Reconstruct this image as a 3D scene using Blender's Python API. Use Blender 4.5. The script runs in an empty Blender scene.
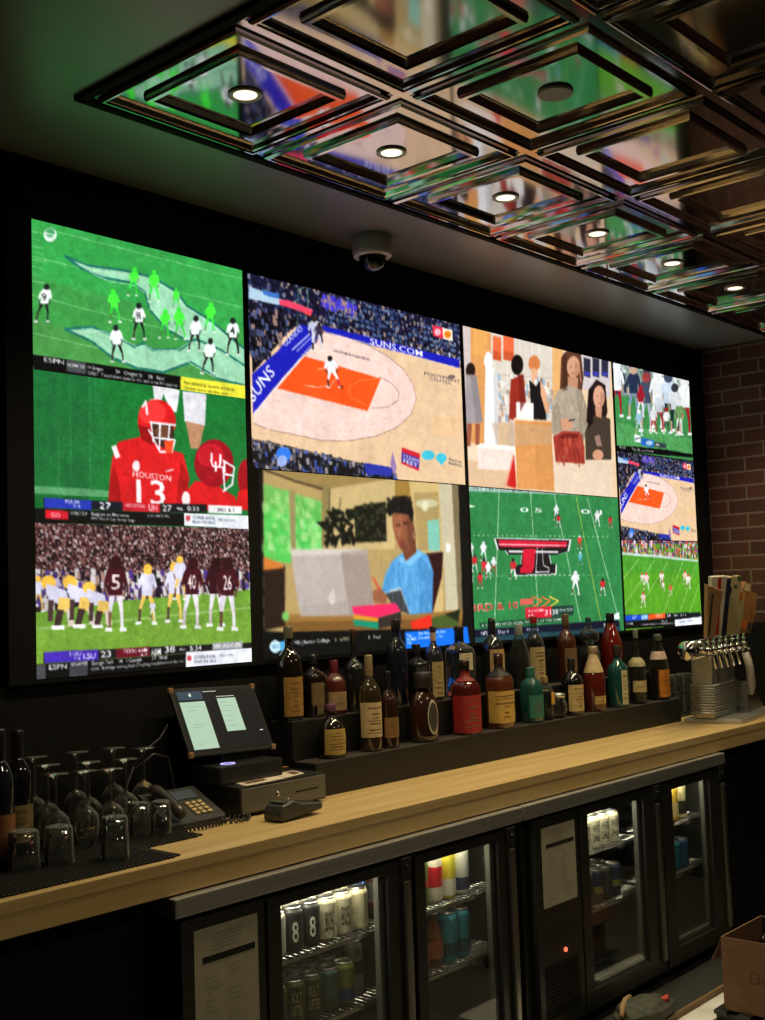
import bpy, bmesh, math, random
import numpy as np
from mathutils import Matrix, Vector
random.seed(7); rng = np.random.RandomState(11)
scn = bpy.context.scene
COL = scn.collection
PI = math.pi

# ------------------------------------------------------------------ camera (solved from the display corners and the ceiling grid)
CAM = np.array([-1.8198, -2.9215, 1.5618]); FPX = 1177.02
def _rot(a, b, c):
    cy, sy, cp, sp, cr, sr = math.cos(a), math.sin(a), math.cos(b), math.sin(b), math.cos(c), math.sin(c)
    return (np.array([[cy,-sy,0],[sy,cy,0],[0,0,1]]) @ np.array([[1,0,0],[0,cp,-sp],[0,sp,cp]]) @ np.array([[cr,0,sr],[0,1,0],[-sr,0,cr]]))
CR = _rot(-0.8453496363452057, 0.07482347869063334, 0.03363849966508928)
def ray(u, v): return CR @ np.array([(u-382.5)/FPX, 1, -(v-510)/FPX])
def onY(u, v, y):
    d = ray(u, v); return CAM + d*(y-CAM[1])/d[1]
def onZ(u, v, z):
    d = ray(u, v); return CAM + d*(z-CAM[2])/d[2]
def depth(P): return float((np.asarray(P, float)-CAM) @ CR[:, 1])

# ------------------------------------------------------------------ materials
def new_mat(name):
    m = bpy.data.materials.new(name); m.use_nodes = True
    nt = m.node_tree; b = nt.nodes['Principled BSDF']
    return m, nt, b
def mat(name, col, rough=.5, metal=0., spec=.5, emit=None, estr=0., coat=0.):
    m, nt, b = new_mat(name)
    b.inputs['Base Color'].default_value = (*col, 1); b.inputs['Roughness'].default_value = rough
    b.inputs['Metallic'].default_value = metal; b.inputs['Specular IOR Level'].default_value = spec
    b.inputs['Coat Weight'].default_value = coat
    if emit: b.inputs['Emission Color'].default_value = (*emit, 1); b.inputs['Emission Strength'].default_value = estr
    return m
def lin(r, g, b):
    f = lambda c: (c/255/12.92 if c/255 <= .04045 else ((c/255+.055)/1.055)**2.4)
    return (f(r), f(g), f(b))
def node(nt, t, **kw):
    n = nt.nodes.new(t)
    for k, v in kw.items():
        if k.startswith('i_'): n.inputs[k[2:].replace('_', ' ')].default_value = v
        else: setattr(n, k, v)
    return n
def noisy(name, c0, c1, scale=(8, 8, 8), rough=.5, metal=0., detail=4, bump=0., rough2=None, contrast=(.3, .7)):
    m, nt, b = new_mat(name); L = nt.links.new
    tc = node(nt, 'ShaderNodeTexCoord'); mp = node(nt, 'ShaderNodeMapping'); mp.inputs['Scale'].default_value = scale
    nz = node(nt, 'ShaderNodeTexNoise', i_Detail=detail); nz.inputs['Scale'].default_value = 1.0
    cr = node(nt, 'ShaderNodeValToRGB'); cr.color_ramp.elements[0].position = contrast[0]; cr.color_ramp.elements[1].position = contrast[1]
    cr.color_ramp.elements[0].color = (*c0, 1); cr.color_ramp.elements[1].color = (*c1, 1)
    L(tc.outputs['Object'], mp.inputs['Vector']); L(mp.outputs['Vector'], nz.inputs['Vector']); L(nz.outputs['Fac'], cr.inputs['Fac'])
    L(cr.outputs['Color'], b.inputs['Base Color'])
    b.inputs['Roughness'].default_value = rough; b.inputs['Metallic'].default_value = metal
    if rough2 is not None:
        mr = node(nt, 'ShaderNodeMapRange'); mr.inputs['To Min'].default_value = rough; mr.inputs['To Max'].default_value = rough2
        L(nz.outputs['Fac'], mr.inputs['Value']); L(mr.outputs['Result'], b.inputs['Roughness'])
    if bump:
        bp = node(nt, 'ShaderNodeBump'); bp.inputs['Strength'].default_value = bump; bp.inputs['Distance'].default_value = .004
        L(nz.outputs['Fac'], bp.inputs['Height']); L(bp.outputs['Normal'], b.inputs['Normal'])
    return m
def thin_glass(name, tint=(1, 1, 1), refl=1.0, rough=.03, ior=1.45):
    m = bpy.data.materials.new(name); m.use_nodes = True; nt = m.node_tree; nt.nodes.clear(); L = nt.links.new
    o = node(nt, 'ShaderNodeOutputMaterial'); mx = node(nt, 'ShaderNodeMixShader')
    t = node(nt, 'ShaderNodeBsdfTransparent'); t.inputs['Color'].default_value = (*tint, 1)
    g = node(nt, 'ShaderNodeBsdfGlossy'); g.inputs['Roughness'].default_value = rough
    fr = node(nt, 'ShaderNodeFresnel'); fr.inputs['IOR'].default_value = ior
    mu = node(nt, 'ShaderNodeMath', operation='MULTIPLY'); mu.inputs[1].default_value = refl; mu.use_clamp = True
    L(fr.outputs[0], mu.inputs[0]); L(mu.outputs[0], mx.inputs[0]); L(t.outputs[0], mx.inputs[1]); L(g.outputs[0], mx.inputs[2]); L(mx.outputs[0], o.inputs[0])
    return m

def rim_lit_glass(name, tint, rim_white=.5):
    # drinking glass: clear, mirror-like towards the rim, bright edge glints imitated by a pale diffuse colour
    m = bpy.data.materials.new(name); m.use_nodes = True; nt = m.node_tree; nt.nodes.clear(); L = nt.links.new
    o = node(nt, 'ShaderNodeOutputMaterial'); a = node(nt, 'ShaderNodeMixShader'); b = node(nt, 'ShaderNodeMixShader')
    t = node(nt, 'ShaderNodeBsdfTransparent'); t.inputs['Color'].default_value = (*tint, 1)
    g = node(nt, 'ShaderNodeBsdfGlossy'); g.inputs['Roughness'].default_value = .04
    d = node(nt, 'ShaderNodeBsdfDiffuse'); d.inputs['Color'].default_value = (.75, .77, .74, 1)
    fr = node(nt, 'ShaderNodeFresnel'); fr.inputs['IOR'].default_value = 1.45
    lw = node(nt, 'ShaderNodeLayerWeight'); lw.inputs['Blend'].default_value = .35
    mr = node(nt, 'ShaderNodeMapRange'); mr.inputs['To Min'].default_value = .012; mr.inputs['To Max'].default_value = rim_white
    pw = node(nt, 'ShaderNodeMath', operation='POWER'); pw.inputs[1].default_value = 2.
    L(lw.outputs['Facing'], pw.inputs[0]); L(pw.outputs[0], mr.inputs['Value']); L(mr.outputs['Result'], a.inputs[0]); L(t.outputs[0], a.inputs[1]); L(d.outputs[0], a.inputs[2])
    L(fr.outputs[0], b.inputs[0]); L(a.outputs[0], b.inputs[1]); L(g.outputs[0], b.inputs[2]); L(b.outputs[0], o.inputs[0])
    return m
M = {}
M['black'] = mat('black_paint', (.012, .012, .012), .45)
M['matte_black'] = mat('matte_black', (.006, .006, .006), .8, spec=.2)
M['rubber'] = mat('black_rubber', (.012, .012, .011), .7)
M['plastic'] = mat('dark_plastic', (.02, .02, .021), .35)
M['steel'] = noisy('brushed_steel', (.30, .30, .29), (.46, .46, .45), (3, 3, 160), .28, 1., rough2=.4)
M['steel_h'] = noisy('brushed_steel_rail', (.50, .50, .48), (.62, .62, .60), (2, 60, 120), .36, .85, rough2=.46)
M['chrome'] = mat('chrome', (.7, .7, .69), .08, 1.)
M['dark_steel'] = noisy('dark_steel', (.05, .05, .048), (.08, .08, .076), (4, 4, 140), .32, .7)
M['alu'] = mat('aluminium_lid', (.75, .75, .75), .28, 1.)
M['door_black'] = mat('door_frame_black', (.022, .022, .02), .3)
M['inner'] = mat('cooler_lining', (.06, .06, .056), .4, .2)
M['tile'] = mat('black_nickel_tile', (.46, .44, .45), .075, 1.)
M['soffit'] = noisy('soffit_paint', (.20, .21, .21), (.22, .23, .23), (30, 30, 30), .34); M['soffit'].node_tree.nodes['Principled BSDF'].inputs['Specular IOR Level'].default_value = 1.
M['wood'] = noisy('maple_worktop', lin(192, 160, 104), lin(216, 188, 134), (1.6, 26, 26), .42, 0, 6)
M['oak'] = noisy('plinth_wood', lin(110, 84, 50), lin(150, 116, 70), (3, 30, 30), .5)
M['paper'] = noisy('paper_sheet', lin(172, 166, 142), lin(186, 180, 156), (40, 40, 40), .8)
M['ink'] = mat('printed_ink', lin(60, 56, 48), .8)
M['label_ink'] = mat('label_ink', lin(112, 86, 56), .8)
M['darkink'] = mat('black_bar_ink', lin(22, 20, 18), .8)
M['card'] = noisy('cardboard', lin(108, 78, 54), lin(122, 90, 62), (14, 14, 60), .8)
M['card_in'] = noisy('cardboard_inner', lin(110, 84, 58), lin(124, 96, 68), (14, 14, 14), .85)
M['cord'] = mat('cable_black', (.015, .015, .015), .4)
M['white'] = mat('white_plastic', (.72, .72, .70), .4)
M['clear'] = rim_lit_glass('clear_glass', (.95, .96, .95))
M['pane'] = thin_glass('door_glass', (.93, .94, .93), .22, .01)
M['smoke'] = thin_glass('smoked_dome', (.25, .25, .27), 2.0, .03)

# ------------------------------------------------------------------ mesh builder
class MB:
    def __init__(s): s.v = []; s.f = []; s.mi = []; s.sm = []
    def add(s, vs, fs, mi=0, smooth=False):
        o = len(s.v); s.v += [tuple(float(c) for c in v) for v in vs]
        for f in fs: s.f.append(tuple(i+o for i in f)); s.mi.append(mi); s.sm.append(smooth)
        return s
    def box(s, x0, x1, y0, y1, z0, z1, mi=0, bev=0., M4=None):
        bm = bmesh.new(); bmesh.ops.create_cube(bm, size=1)
        for v in bm.verts: v.co = Vector(((x0+x1)/2+v.co.x*(x1-x0), (y0+y1)/2+v.co.y*(y1-y0), (z0+z1)/2+v.co.z*(z1-z0)))
        if bev > 0: bmesh.ops.bevel(bm, geom=bm.edges[:], offset=bev, segments=2, affect='EDGES', profile=.6)
        if M4 is not None: bm.transform(M4)
        s.bm(bm, mi); return s
    def bm(s, bm, mi=0, smooth=False):
        bm.verts.index_update(); s.add([v.co for v in bm.verts], [[v.index for v in f.verts] for f in bm.faces], mi, smooth); bm.free()
    def lathe(s, prof, seg=20, c=(0, 0, 0), mi=0, sq=2., sy=1., smooth=True, caps=True, M4=None):
        vs = []; fs = []; n = len(prof)
        for r, z in prof:
            for k in range(seg):
                a = 2*PI*(k+.5)/seg; ca, sa = math.cos(a), math.sin(a)
                q = (abs(ca)**sq+abs(sa)**sq)**(-1/sq)
                vs.append(Vector((c[0]+r*q*ca, c[1]+r*q*sa*sy, c[2]+z)))
        for i in range(n-1):
            for k in range(seg):
                k2 = (k+1) % seg; fs.append((i*seg+k, i*seg+k2, (i+1)*seg+k2, (i+1)*seg+k))
        if caps:
            if prof[0][0] > 1e-6: fs.append(tuple(range(seg-1, -1, -1)))
            if prof[-1][0] > 1e-6: fs.append(tuple((n-1)*seg+k for k in range(seg)))
        if M4 is not None: vs = [M4 @ v for v in vs]
        return s.add(vs, fs, mi, smooth)
    def tube(s, pts, r, seg=8, mi=0, caps=True):
        pts = [Vector(p) for p in pts]; vs = []; fs = []; n = len(pts)
        rr = r if isinstance(r, (list, tuple)) else [r]*n
        t0 = (pts[1]-pts[0]).normalized(); up = Vector((0, 0, 1)) if abs(t0.z) < .9 else Vector((1, 0, 0))
        nrm = (up - t0*up.dot(t0)).normalized()
        for i in range(n):
            t = (pts[min(i+1, n-1)]-pts[max(i-1, 0)]).normalized()
            nrm = (nrm - t*nrm.dot(t)).normalized(); b = t.cross(nrm)
            for k in range(seg):
                a = 2*PI*k/seg; vs.append(pts[i]+(nrm*math.cos(a)+b*math.sin(a))*rr[i])
        for i in range(n-1):
            for k in range(seg):
                k2 = (k+1) % seg; fs.append((i*seg+k, i*seg+k2, (i+1)*seg+k2, (i+1)*seg+k))
        if caps: fs += [tuple(range(seg-1, -1, -1)), tuple((n-1)*seg+k for k in range(seg))]
        return s.add(vs, fs, mi, True)
    def prism(s, poly, d0, d1, axis='y', mi=0):
        n = len(poly); f = {'y': lambda p, d: (p[0], d, p[1]), 'x': lambda p, d: (d, p[0], p[1]), 'z': lambda p, d: (p[0], p[1], d)}[axis]
        vs = [f(p, d0) for p in poly]+[f(p, d1) for p in poly]
        fs = [tuple(range(n)), tuple(range(2*n-1, n-1, -1))]+[(i, (i+1) % n, n+(i+1) % n, n+i) for i in range(n)]
        return s.add(vs, fs, mi)
    def quad(s, a, b, c, d, mi=0): return s.add([a, b, c, d], [(0, 1, 2, 3)], mi)
    def build(s, name, mats, parent=None, recalc=True, loc=None):
        me = bpy.data.meshes.new(name); me.from_pydata(s.v, [], s.f)
        if not isinstance(mats, (list, tuple)): mats = [mats]
        for m in mats: me.materials.append(M[m] if isinstance(m, str) else m)
        me.polygons.foreach_set('material_index', s.mi); me.polygons.foreach_set('use_smooth', s.sm)
        if recalc:
            bm = bmesh.new(); bm.from_mesh(me); bmesh.ops.recalc_face_normals(bm, faces=bm.faces[:]); bm.to_mesh(me); bm.free()
        me.update()
        o = bpy.data.objects.new(name, me); COL.objects.link(o)
        if parent is not None: o.parent = parent
        if loc is not None: o.location = loc
        return o
def tag(o, label=None, cat=None, group=None, kind=None):
    if label: o['label'] = label
    if cat: o['category'] = cat
    if group: o['group'] = group
    if kind: o['kind'] = kind
    return o
def empty(name, label, cat, loc=(0, 0, 0), rz=0., group=None):
    o = bpy.data.objects.new(name, None); o.empty_display_size = .05; COL.objects.link(o)
    o.location = loc; o.rotation_euler = (0, 0, rz); return tag(o, label, cat, group)
def copy_tree(o, parent=None):
    c = o.copy(); COL.objects.link(c)
    if parent is not None: c.parent = parent
    for ch in list(o.children): copy_tree(ch, c)
    return c
_tc = {}
def text_tris(s):
    """triangles of a word set in the built-in font, cap height about 1, x from 0 to width"""
    if s in _tc: return _tc[s]
    cu = bpy.data.curves.new('lettering', 'FONT'); cu.body = s; cu.size = 1.42; cu.resolution_u = 2; cu.offset = .012
    ob = bpy.data.objects.new('lettering', cu); COL.objects.link(ob); dg = bpy.context.evaluated_depsgraph_get()
    me = ob.evaluated_get(dg).to_mesh(); me.calc_loop_triangles()
    V = np.array([v.co[:2] for v in me.vertices]) if len(me.vertices) else np.zeros((0, 2))
    T = np.array([t.vertices[:] for t in me.loop_triangles], int).reshape(-1, 3)
    bpy.data.objects.remove(ob); bpy.data.curves.remove(cu)
    if len(V): V[:, 0] -= V[:, 0].min()
    _tc[s] = (V, T, float(V[:, 0].max()) if len(V) else 1.); return _tc[s]
def text_flat(mb, s, o, ex, ez, w, h, mi=0):
    """lettering on a plane: o corner, ex and ez unit vectors, fitted to width w and height h"""
    V, T, W = text_tris(s); o, ex, ez = Vector(o), Vector(ex), Vector(ez)
    mb.add([o+ex*(x*w/W)+ez*(y*h) for x, y in V], [tuple(t) for t in T], mi)
def text_cyl(mb, s, r, a0, a1, z, h, mi=0):
    V, T, W = text_tris(s)
    mb.add([(r*math.cos(a0+(a1-a0)*x/W), r*math.sin(a0+(a1-a0)*x/W), z+y*h) for x, y in V], [tuple(t) for t in T], mi)

E_SPOT = 30.; E_COOL = 1.9
ROOM = [(.0, -2.5, 9.), (2.6, -2.3, 8.)]

# ------------------------------------------------------------------ pictures shown on the display, drawn in wall metres
class Pic:
    def __init__(s, X0, X1, Z0, Z1, R, base):
        s.X0, s.X1, s.Z0, s.Z1, s.R = X0, X1, Z0, Z1, R
        s.w = int((X1-X0)*R); s.h = int((Z1-Z0)*R)
        s.a = np.empty((s.h, s.w, 3), np.float32); s.a[:] = base; s.F(0, 0, 1); s.mw = 1.
    def F(s, ox, oy, k): s.ox, s.oy, s.k = ox, oy, k; return s
    def P(s, x, y):
        q = onY(s.ox+x/s.k, s.oy+y/s.k, 0.); return ((q[0]-s.X0)*s.R, (s.Z1-q[2])*s.R)
    def raw(s, P, col, al=1.):
        P = np.asarray(P, float); x0 = max(int(P[:, 0].min()), 0); x1 = min(int(P[:, 0].max())+2, s.w)
        y0 = max(int(P[:, 1].min()), 0); y1 = min(int(P[:, 1].max())+2, s.h)
        if x1 <= x0 or y1 <= y0: return
        X, Y = np.meshgrid(np.arange(x0, x1)+.5, np.arange(y0, y1)+.5); ins = np.zeros(X.shape, bool); n = len(P)
        for i in range(n):
            xa, ya = P[i]; xb, yb = P[(i+1) % n]
            if ya == yb: continue
            c = ((ya <= Y) != (yb <= Y)) & (X < (xb-xa)*(Y-ya)/(yb-ya)+xa); ins ^= c
        sub = s.a[y0:y1, x0:x1]; sub[ins] = sub[ins]*(1-al)+np.array(col, np.float32)*al
    def fill(s, pts, col, al=1.): s.raw([s.P(*p) for p in pts], col, al); return s
    def rect(s, x0, y0, x1, y1, col, al=1.): return s.fill([(x0, y0), (x1, y0), (x1, y1), (x0, y1)], col, al)
    def line(s, pts, w, col, al=1.):
        Q = [np.array(s.P(*p)) for p in pts]; w = w/s.k*s.R/300*.5
        for a, b in zip(Q[:-1], Q[1:]):
            d = b-a; L = np.hypot(*d)+1e-9; n = np.array([-d[1], d[0]])/L*w; e = d/L*w*.4
            s.raw([a+n-e, b+n+e, b-n+e, a-n-e], col, al)
        return s
    def ell(s, cx, cy, rx, ry, col, al=1., rot=0.):
        c, q = math.cos(rot), math.sin(rot)
        return s.fill([(cx+rx*math.cos(t)*c-ry*math.sin(t)*q, cy+rx*math.cos(t)*q+ry*math.sin(t)*c) for t in np.linspace(0, 2*PI, 25)[:-1]], col, al)
    def dots(s, pts, n, cols, r0, r1, asp=1., al=1.):
        Q = np.array([s.P(*p) for p in pts]); lo, hi = Q.min(0), Q.max(0); m = 0; kk = s.R/s.k/300
        while m < n:
            x, y = lo+(hi-lo)*rng.rand(2); ins = False
            for i in range(len(Q)):
                xa, ya = Q[i]; xb, yb = Q[(i+1) % len(Q)]
                if (ya <= y) != (yb <= y) and x < (xb-xa)*(y-ya)/(yb-ya)+xa: ins = not ins
            m += 1
            if not ins: continue
            r = (r0+(r1-r0)*rng.rand())*kk; col = cols[rng.randint(len(cols))]
            s.raw([(x-r, y-r*asp), (x+r, y-r*asp*.8), (x+r*.9, y+r*asp), (x-r*.8, y+r*asp)], col, al)
        return s
    def text(s, t, p0, p1, h, col):
        """word from p0 to p1 (baseline ends), cap height h in the same traced units"""
        a, b = np.array(s.P(*p0)), np.array(s.P(*p1)); c = np.array(s.P(p0[0], p0[1]-h)); H = np.hypot(*(c-a))
        d = (b-a); u = d/np.hypot(*d); n = np.array([u[1], -u[0]]); V, T, W = text_tris(t); k = np.hypot(*d)/W
        pts = a+np.outer(V[:, 0]*k, u)+np.outer(V[:, 1]*H, n)
        for tr in T: s.raw(pts[tr], col)
        return s
    def blur(s, n=1, box=None):
        a = s.a
        for _ in range(n):
            p = np.pad(a, ((1, 1), (1, 1), (0, 0)), 'edge'); a = (p[:-2, 1:-1]+p[2:, 1:-1]+p[1:-1, :-2]+p[1:-1, 2:]+2*p[1:-1, 1:-1])/6
        s.a = a; return s
    def field(s, n):
        nx = max(int((s.X1-s.X0)*n), 2); nz = max(int((s.Z1-s.Z0)*n), 2); g = rng.randn(nz+1, nx+1)
        y = np.linspace(0, nz-1e-3, s.h); x = np.linspace(0, nx-1e-3, s.w); yi, xi = y.astype(int), x.astype(int); fy, fx = (y-yi)[:, None], (x-xi)[None]
        return g[yi][:, xi]*(1-fy)*(1-fx)+g[yi+1][:, xi]*fy*(1-fx)+g[yi][:, xi+1]*(1-fy)*fx+g[yi+1][:, xi+1]*fy*fx
    def grain(s, amp, mot=.5):
        # the mottle of a real video picture and the faint seams of the LED modules
        s.blur(1); k = 1+mot*(.055*s.field(14)+.075*s.field(45)+.06*s.field(110)); s.a *= k[..., None].astype(np.float32)
        x = (np.arange(s.w)/s.R) % .1; z = (np.arange(s.h)/s.R) % .1; s.a *= np.where(x < .0022, .965, 1.)[None, :, None]*np.where(z < .0022, .975, 1.)[:, None, None]
        s.a += rng.randn(s.h, s.w, 1).astype(np.float32)*amp*3; return s
    def man(s, cx, y0, y1, jer, pants, hel, skin=(110, 75, 55), lean=0., num=None, ncol=(255, 255, 255), spread=1., legs=None):
        h = y1-y0; w = h*.37*s.mw
        def p(a, b): return (cx+(a+lean*(.5-b))*w, y0+b*h)
        legs = legs or pants
        for sg in (-1, 1):
            s.fill([p(.02*sg, .5), p(.32*sg, .5), p((.3+.16*spread)*sg, .76), p((.14+.16*spread)*sg, .76)], pants)
            s.fill([p((.3+.16*spread)*sg, .74), p((.14+.16*spread)*sg, .74), p((.16+.18*spread)*sg, .96), p((.3+.18*spread)*sg, .96)], legs if sg > 0 else skin)
            s.fill([p((.1+.18*spread)*sg, .95), p((.42+.18*spread)*sg, .95), p((.46+.18*spread)*sg, 1.), p((.1+.18*spread)*sg, 1.)], (225, 225, 225))
            s.fill([p(.3*sg, .16), p(.46*sg, .2), p(.62*sg, .38), p(.48*sg, .42), p(.34*sg, .3)], jer)
            s.fill([p(.6*sg, .37), p(.48*sg, .42), p(.34*sg, .52), p(.44*sg, .55)], skin)
        s.fill([p(-.4, .17), p(-.15, .12), p(.15, .12), p(.4, .17), p(.33, .52), p(-.33, .52)], jer)
        s.ell(p(0, .08)[0], p(0, .08)[1], h*.075, h*.09, hel)
        if num: s.text(num, p(-.22, .44), p(.22, .44), h*.2, ncol)
        return s

LX = (0., .80, 2.0, 3.2, 4.0); ZT, ZB = 2.680, 1.369; TH = (ZT-ZB)/3
Wt = (245, 245, 245); Bk = (8, 9, 10); Gy = (70, 72, 76)
def pic_green_team():
    s = Pic(0, LX[1], ZT-TH, ZT, 700, (52, 158, 72)).F(0, 190, 2.942); s.mw = .8
    s.fill([(80, 250), (730, 420), (730, 660), (80, 520)], (66, 142, 66), .6); s.fill([(80, 380), (730, 520), (730, 660), (80, 520)], (84, 140, 70), .5)
    s.dots([(80, 60), (730, 230), (730, 620), (80, 500)], 1500, [(40, 140, 60), (70, 175, 90), (60, 150, 70)], 2, 5, .4, .5)
    g = (150, 215, 150)
    for a, b in [((150, 120), (720, 265)), ((90, 195), (720, 348)), ((90, 308), (720, 470)), ((97, 420), (320, 472))]: s.line([a, b], 1.4, g)
    for y in (130, 150, 172, 190, 212, 232, 252, 275): s.line([(92, y-8), (118+(y % 3)*10, y)], 1.3, g)
    tl, lt = (30, 110, 95), (150, 208, 170)
    up = [(190, 195), (255, 222), (380, 240), (450, 258), (520, 300), (548, 340), (620, 385), (722, 470), (722, 560), (640, 492), (560, 448), (490, 410), (440, 352), (425, 300), (385, 272), (300, 258), (240, 232)]
    lo = [(190, 408), (270, 402), (340, 430), (395, 460), (420, 450), (450, 470), (530, 468), (575, 438), (650, 470), (722, 518), (722, 575), (640, 552), (560, 505), (520, 520), (480, 535), (400, 522), (330, 492), (270, 445)]
    for poly in (up, lo):
        s.fill(poly, lt); s.line(poly+[poly[0]], 7, tl)
        c = np.mean(poly, 0); s.line([tuple(np.array(q)*.86+c*.14) for q in poly], 2, (190, 230, 200))
    s.dots(up, 200, [(120, 190, 150), (170, 220, 185)], 3, 7, .5, .4); s.dots(lo, 200, [(120, 190, 150), (170, 220, 185)], 3, 7, .5, .4)
    G1, G2 = (70, 240, 60), (50, 215, 60)
    for cx, y0, y1, ln in [(392, 228, 312, .3), (452, 236, 330, 0), (335, 292, 390, -.2), (517, 290, 350, 0), (484, 350, 436, .2), (527, 345, 440, -.2), (617, 330, 420, .2)]:
        s.man(cx, y0, y1, G1, G2, (60, 225, 60), (60, 120, 50), ln, spread=1.3)
    for cx, y0, y1, n, ln in [(130, 276, 388, '9', .5), (408, 332, 440, '98', 0), (343, 396, 506, '', -.2), (573, 370, 474, '', .2), (684, 376, 486, '4', 0), (614, 436, 540, '', .3)]:
        s.man(cx, y0, y1, (235, 240, 240), (25, 28, 28), (30, 34, 34), (60, 50, 45), ln, n or None, (40, 40, 40), 1.4)
    s.ell(147, 133, 19, 20, (225, 240, 230)); s.ell(147, 128, 14, 14, (70, 160, 100)); s.line([(134, 128), (160, 134)], 3, Wt); s.line([(135, 136), (158, 141)], 2, Wt)
    s.fill([(96, 483), (530, 547), (530, 600), (98, 530)], Bk); s.fill([(530, 547), (724, 575), (724, 620), (530, 590)], (232, 226, 60))
    s.text('ESPN', (130, 503), (188, 512), 13, Wt)
    s.fill([(195, 498), (252, 507), (252, 540), (196, 531)], Gy); s.text('NCAAF T25', (199, 516), (248, 523), 9, Wt)
    s.text('14 Oregon', (258, 524), (302, 531), 11, Wt); s.text('24   Oregon St', (340, 537), (418, 549), 11, Wt); s.text('38   Final', (436, 552), (482, 559), 11, Wt)
    s.text('ORST  Touchdown pass to the end zone 4th quarter', (258, 540), (522, 578), 9, (210, 210, 210))
    s.text('Free delivery for students and faculty', (540, 568), (690, 590), 9, (70, 70, 20)); s.text('Order now on the app', (540, 584), (668, 602), 9, (70, 70, 20))
    return s.grain(3)
def pic_red_team():
    s = Pic(0, LX[1], ZT-2*TH, ZT-TH, 700, (18, 92, 40)).F(0, 190, 2.942)
    s.fill([(260, 500), (730, 570), (730, 1000), (260, 1000)], (22, 120, 48), .7); s.fill([(98, 530), (300, 550), (300, 900), (98, 900)], (30, 112, 58), .6)
    s.dots([(95, 530), (725, 615), (730, 960), (105, 960)], 2500, [(15, 80, 35), (40, 135, 65), (20, 110, 45)], 2, 4, .6, .35)
    s.line([(105, 880), (330, 893)], 18, (110, 170, 120), .7)
    for x in (170, 205, 262, 300): s.line([(x, 545), (x+4, 940)], 2, (60, 150, 85), .45)
    s.fill([(448, 572), (528, 590), (518, 655), (500, 650), (480, 600), (470, 640), (455, 640)], (222, 222, 226)); s.fill([(536, 592), (606, 600), (602, 695), (542, 682)], (214, 214, 220))
    s.fill([(545, 680), (600, 693), (586, 760), (560, 760)], (176, 130, 96))
    red, dk = (205, 22, 28), (140, 8, 16)
    s.F(0, 440, 2.942)
    s.fill([(316, 205), (322, 110), (330, 50), (348, 5), (420, -12), (490, 25), (538, 40), (556, 110), (545, 205)], (208, 24, 30)); s.fill([(316, 205), (322, 110), (335, 70), (352, 130), (356, 205)], dk, .7); s.fill([(530, 60), (556, 110), (545, 205), (515, 205)], dk, .6)
    s.line([(335, 20), (345, 48)], 16, (235, 225, 225))
    s.F(0, 190, 2.942)
    s.ell(460, 682, 56, 66, red); s.ell(448, 655, 40, 34, (228, 50, 50)); s.fill([(404, 690), (416, 735), (450, 752), (440, 700)], dk)
    s.line([(418, 640), (428, 622), (432, 660)], 6, (240, 225, 225)); s.line([(440, 618), (462, 616)], 3, (245, 160, 160))
    s.fill([(442, 684), (508, 690), (512, 725), (480, 760), (452, 740)], (60, 34, 26)); s.ell(478, 712, 24, 18, (100, 62, 44))
    for pts in [[(440, 684), (516, 692)], [(436, 705), (450, 728), (512, 735)], [(448, 728), (470, 770), (505, 770), (514, 735)], [(470, 690), (468, 765)], [(498, 692), (492, 768)], [(444, 686), (450, 740)]]: s.line(pts, 5.5, (225, 225, 228))
    s.fill([(482, 738), (510, 736), (505, 772), (488, 775)], (235, 70, 35))
    s.F(0, 440, 2.942)
    s.text('HOUSTON', (390, 106), (502, 121), 17, (245, 235, 235)); s.text('13', (402, 188), (486, 190), 74, (245, 235, 235)); s.ell(400, 76, 11, 16, (240, 225, 225)); s.text('A', (393, 86), (408, 87), 20, (250, 240, 240)); s.line([(486, 92), (508, 86)], 3, Wt)
    s.fill([(535, 205), (545, 150), (575, 118), (640, 135), (690, 165), (700, 205)], red); s.ell(546, 172, 12, 22, (236, 220, 220))
    s.ell(628, 68, 58, 70, (150, 10, 26)); s.ell(618, 45, 40, 34, (190, 22, 38)); s.text('U', (618, 80), (650, 84), 44, (240, 225, 228)); s.text('H', (630, 92), (662, 95), 30, (240, 225, 228))
    for pts in [[(655, 60), (688, 80), (682, 130), (655, 150)], [(660, 100), (688, 104)], [(655, 80), (660, 145)]]: s.line(pts, 6, (228, 226, 228))
    s.ell(722, 112, 24, 56, (150, 10, 24)); s.fill([(690, 205), (700, 150), (735, 140), (735, 205)], red)
    s.fill([(128, 168), (360, 180), (360, 207), (128, 198)], (18, 22, 36)); s.fill([(130, 168), (268, 176), (268, 204), (130, 197)], (34, 52, 168)); s.fill([(362, 180), (470, 185), (470, 211), (362, 207)], (196, 24, 40)); s.fill([(470, 184), (608, 188), (608, 214), (470, 211)], (22, 22, 26)); s.fill([(612, 190), (710, 194), (710, 216), (612, 213)], (232, 232, 232))
    s.text('TULSA', (190, 184), (234, 186), 11, Wt); s.text('5-6', (216, 196), (236, 197), 8, Wt); s.text('27', (292, 200), (326, 202), 19, Wt); s.text('HOUSTON', (368, 196), (425, 199), 11, Wt); s.text('UH', (436, 206), (462, 208), 18, Wt); s.text('27', (477, 207), (504, 209), 18, Wt)
    s.text('4th', (518, 204), (536, 205), 9, Wt); s.text('0:33', (550, 206), (584, 208), 13, Wt); s.text('3RD & 7', (638, 209), (690, 211), 11, (40, 40, 40))
    s.fill([(100, 199), (540, 215), (735, 222), (735, 262), (540, 252), (100, 242)], Bk); s.fill([(133, 203), (200, 207), (200, 232), (133, 229)], (206, 26, 44)); s.text('GO', (150, 224), (176, 226), 13, (250, 200, 205))
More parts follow.
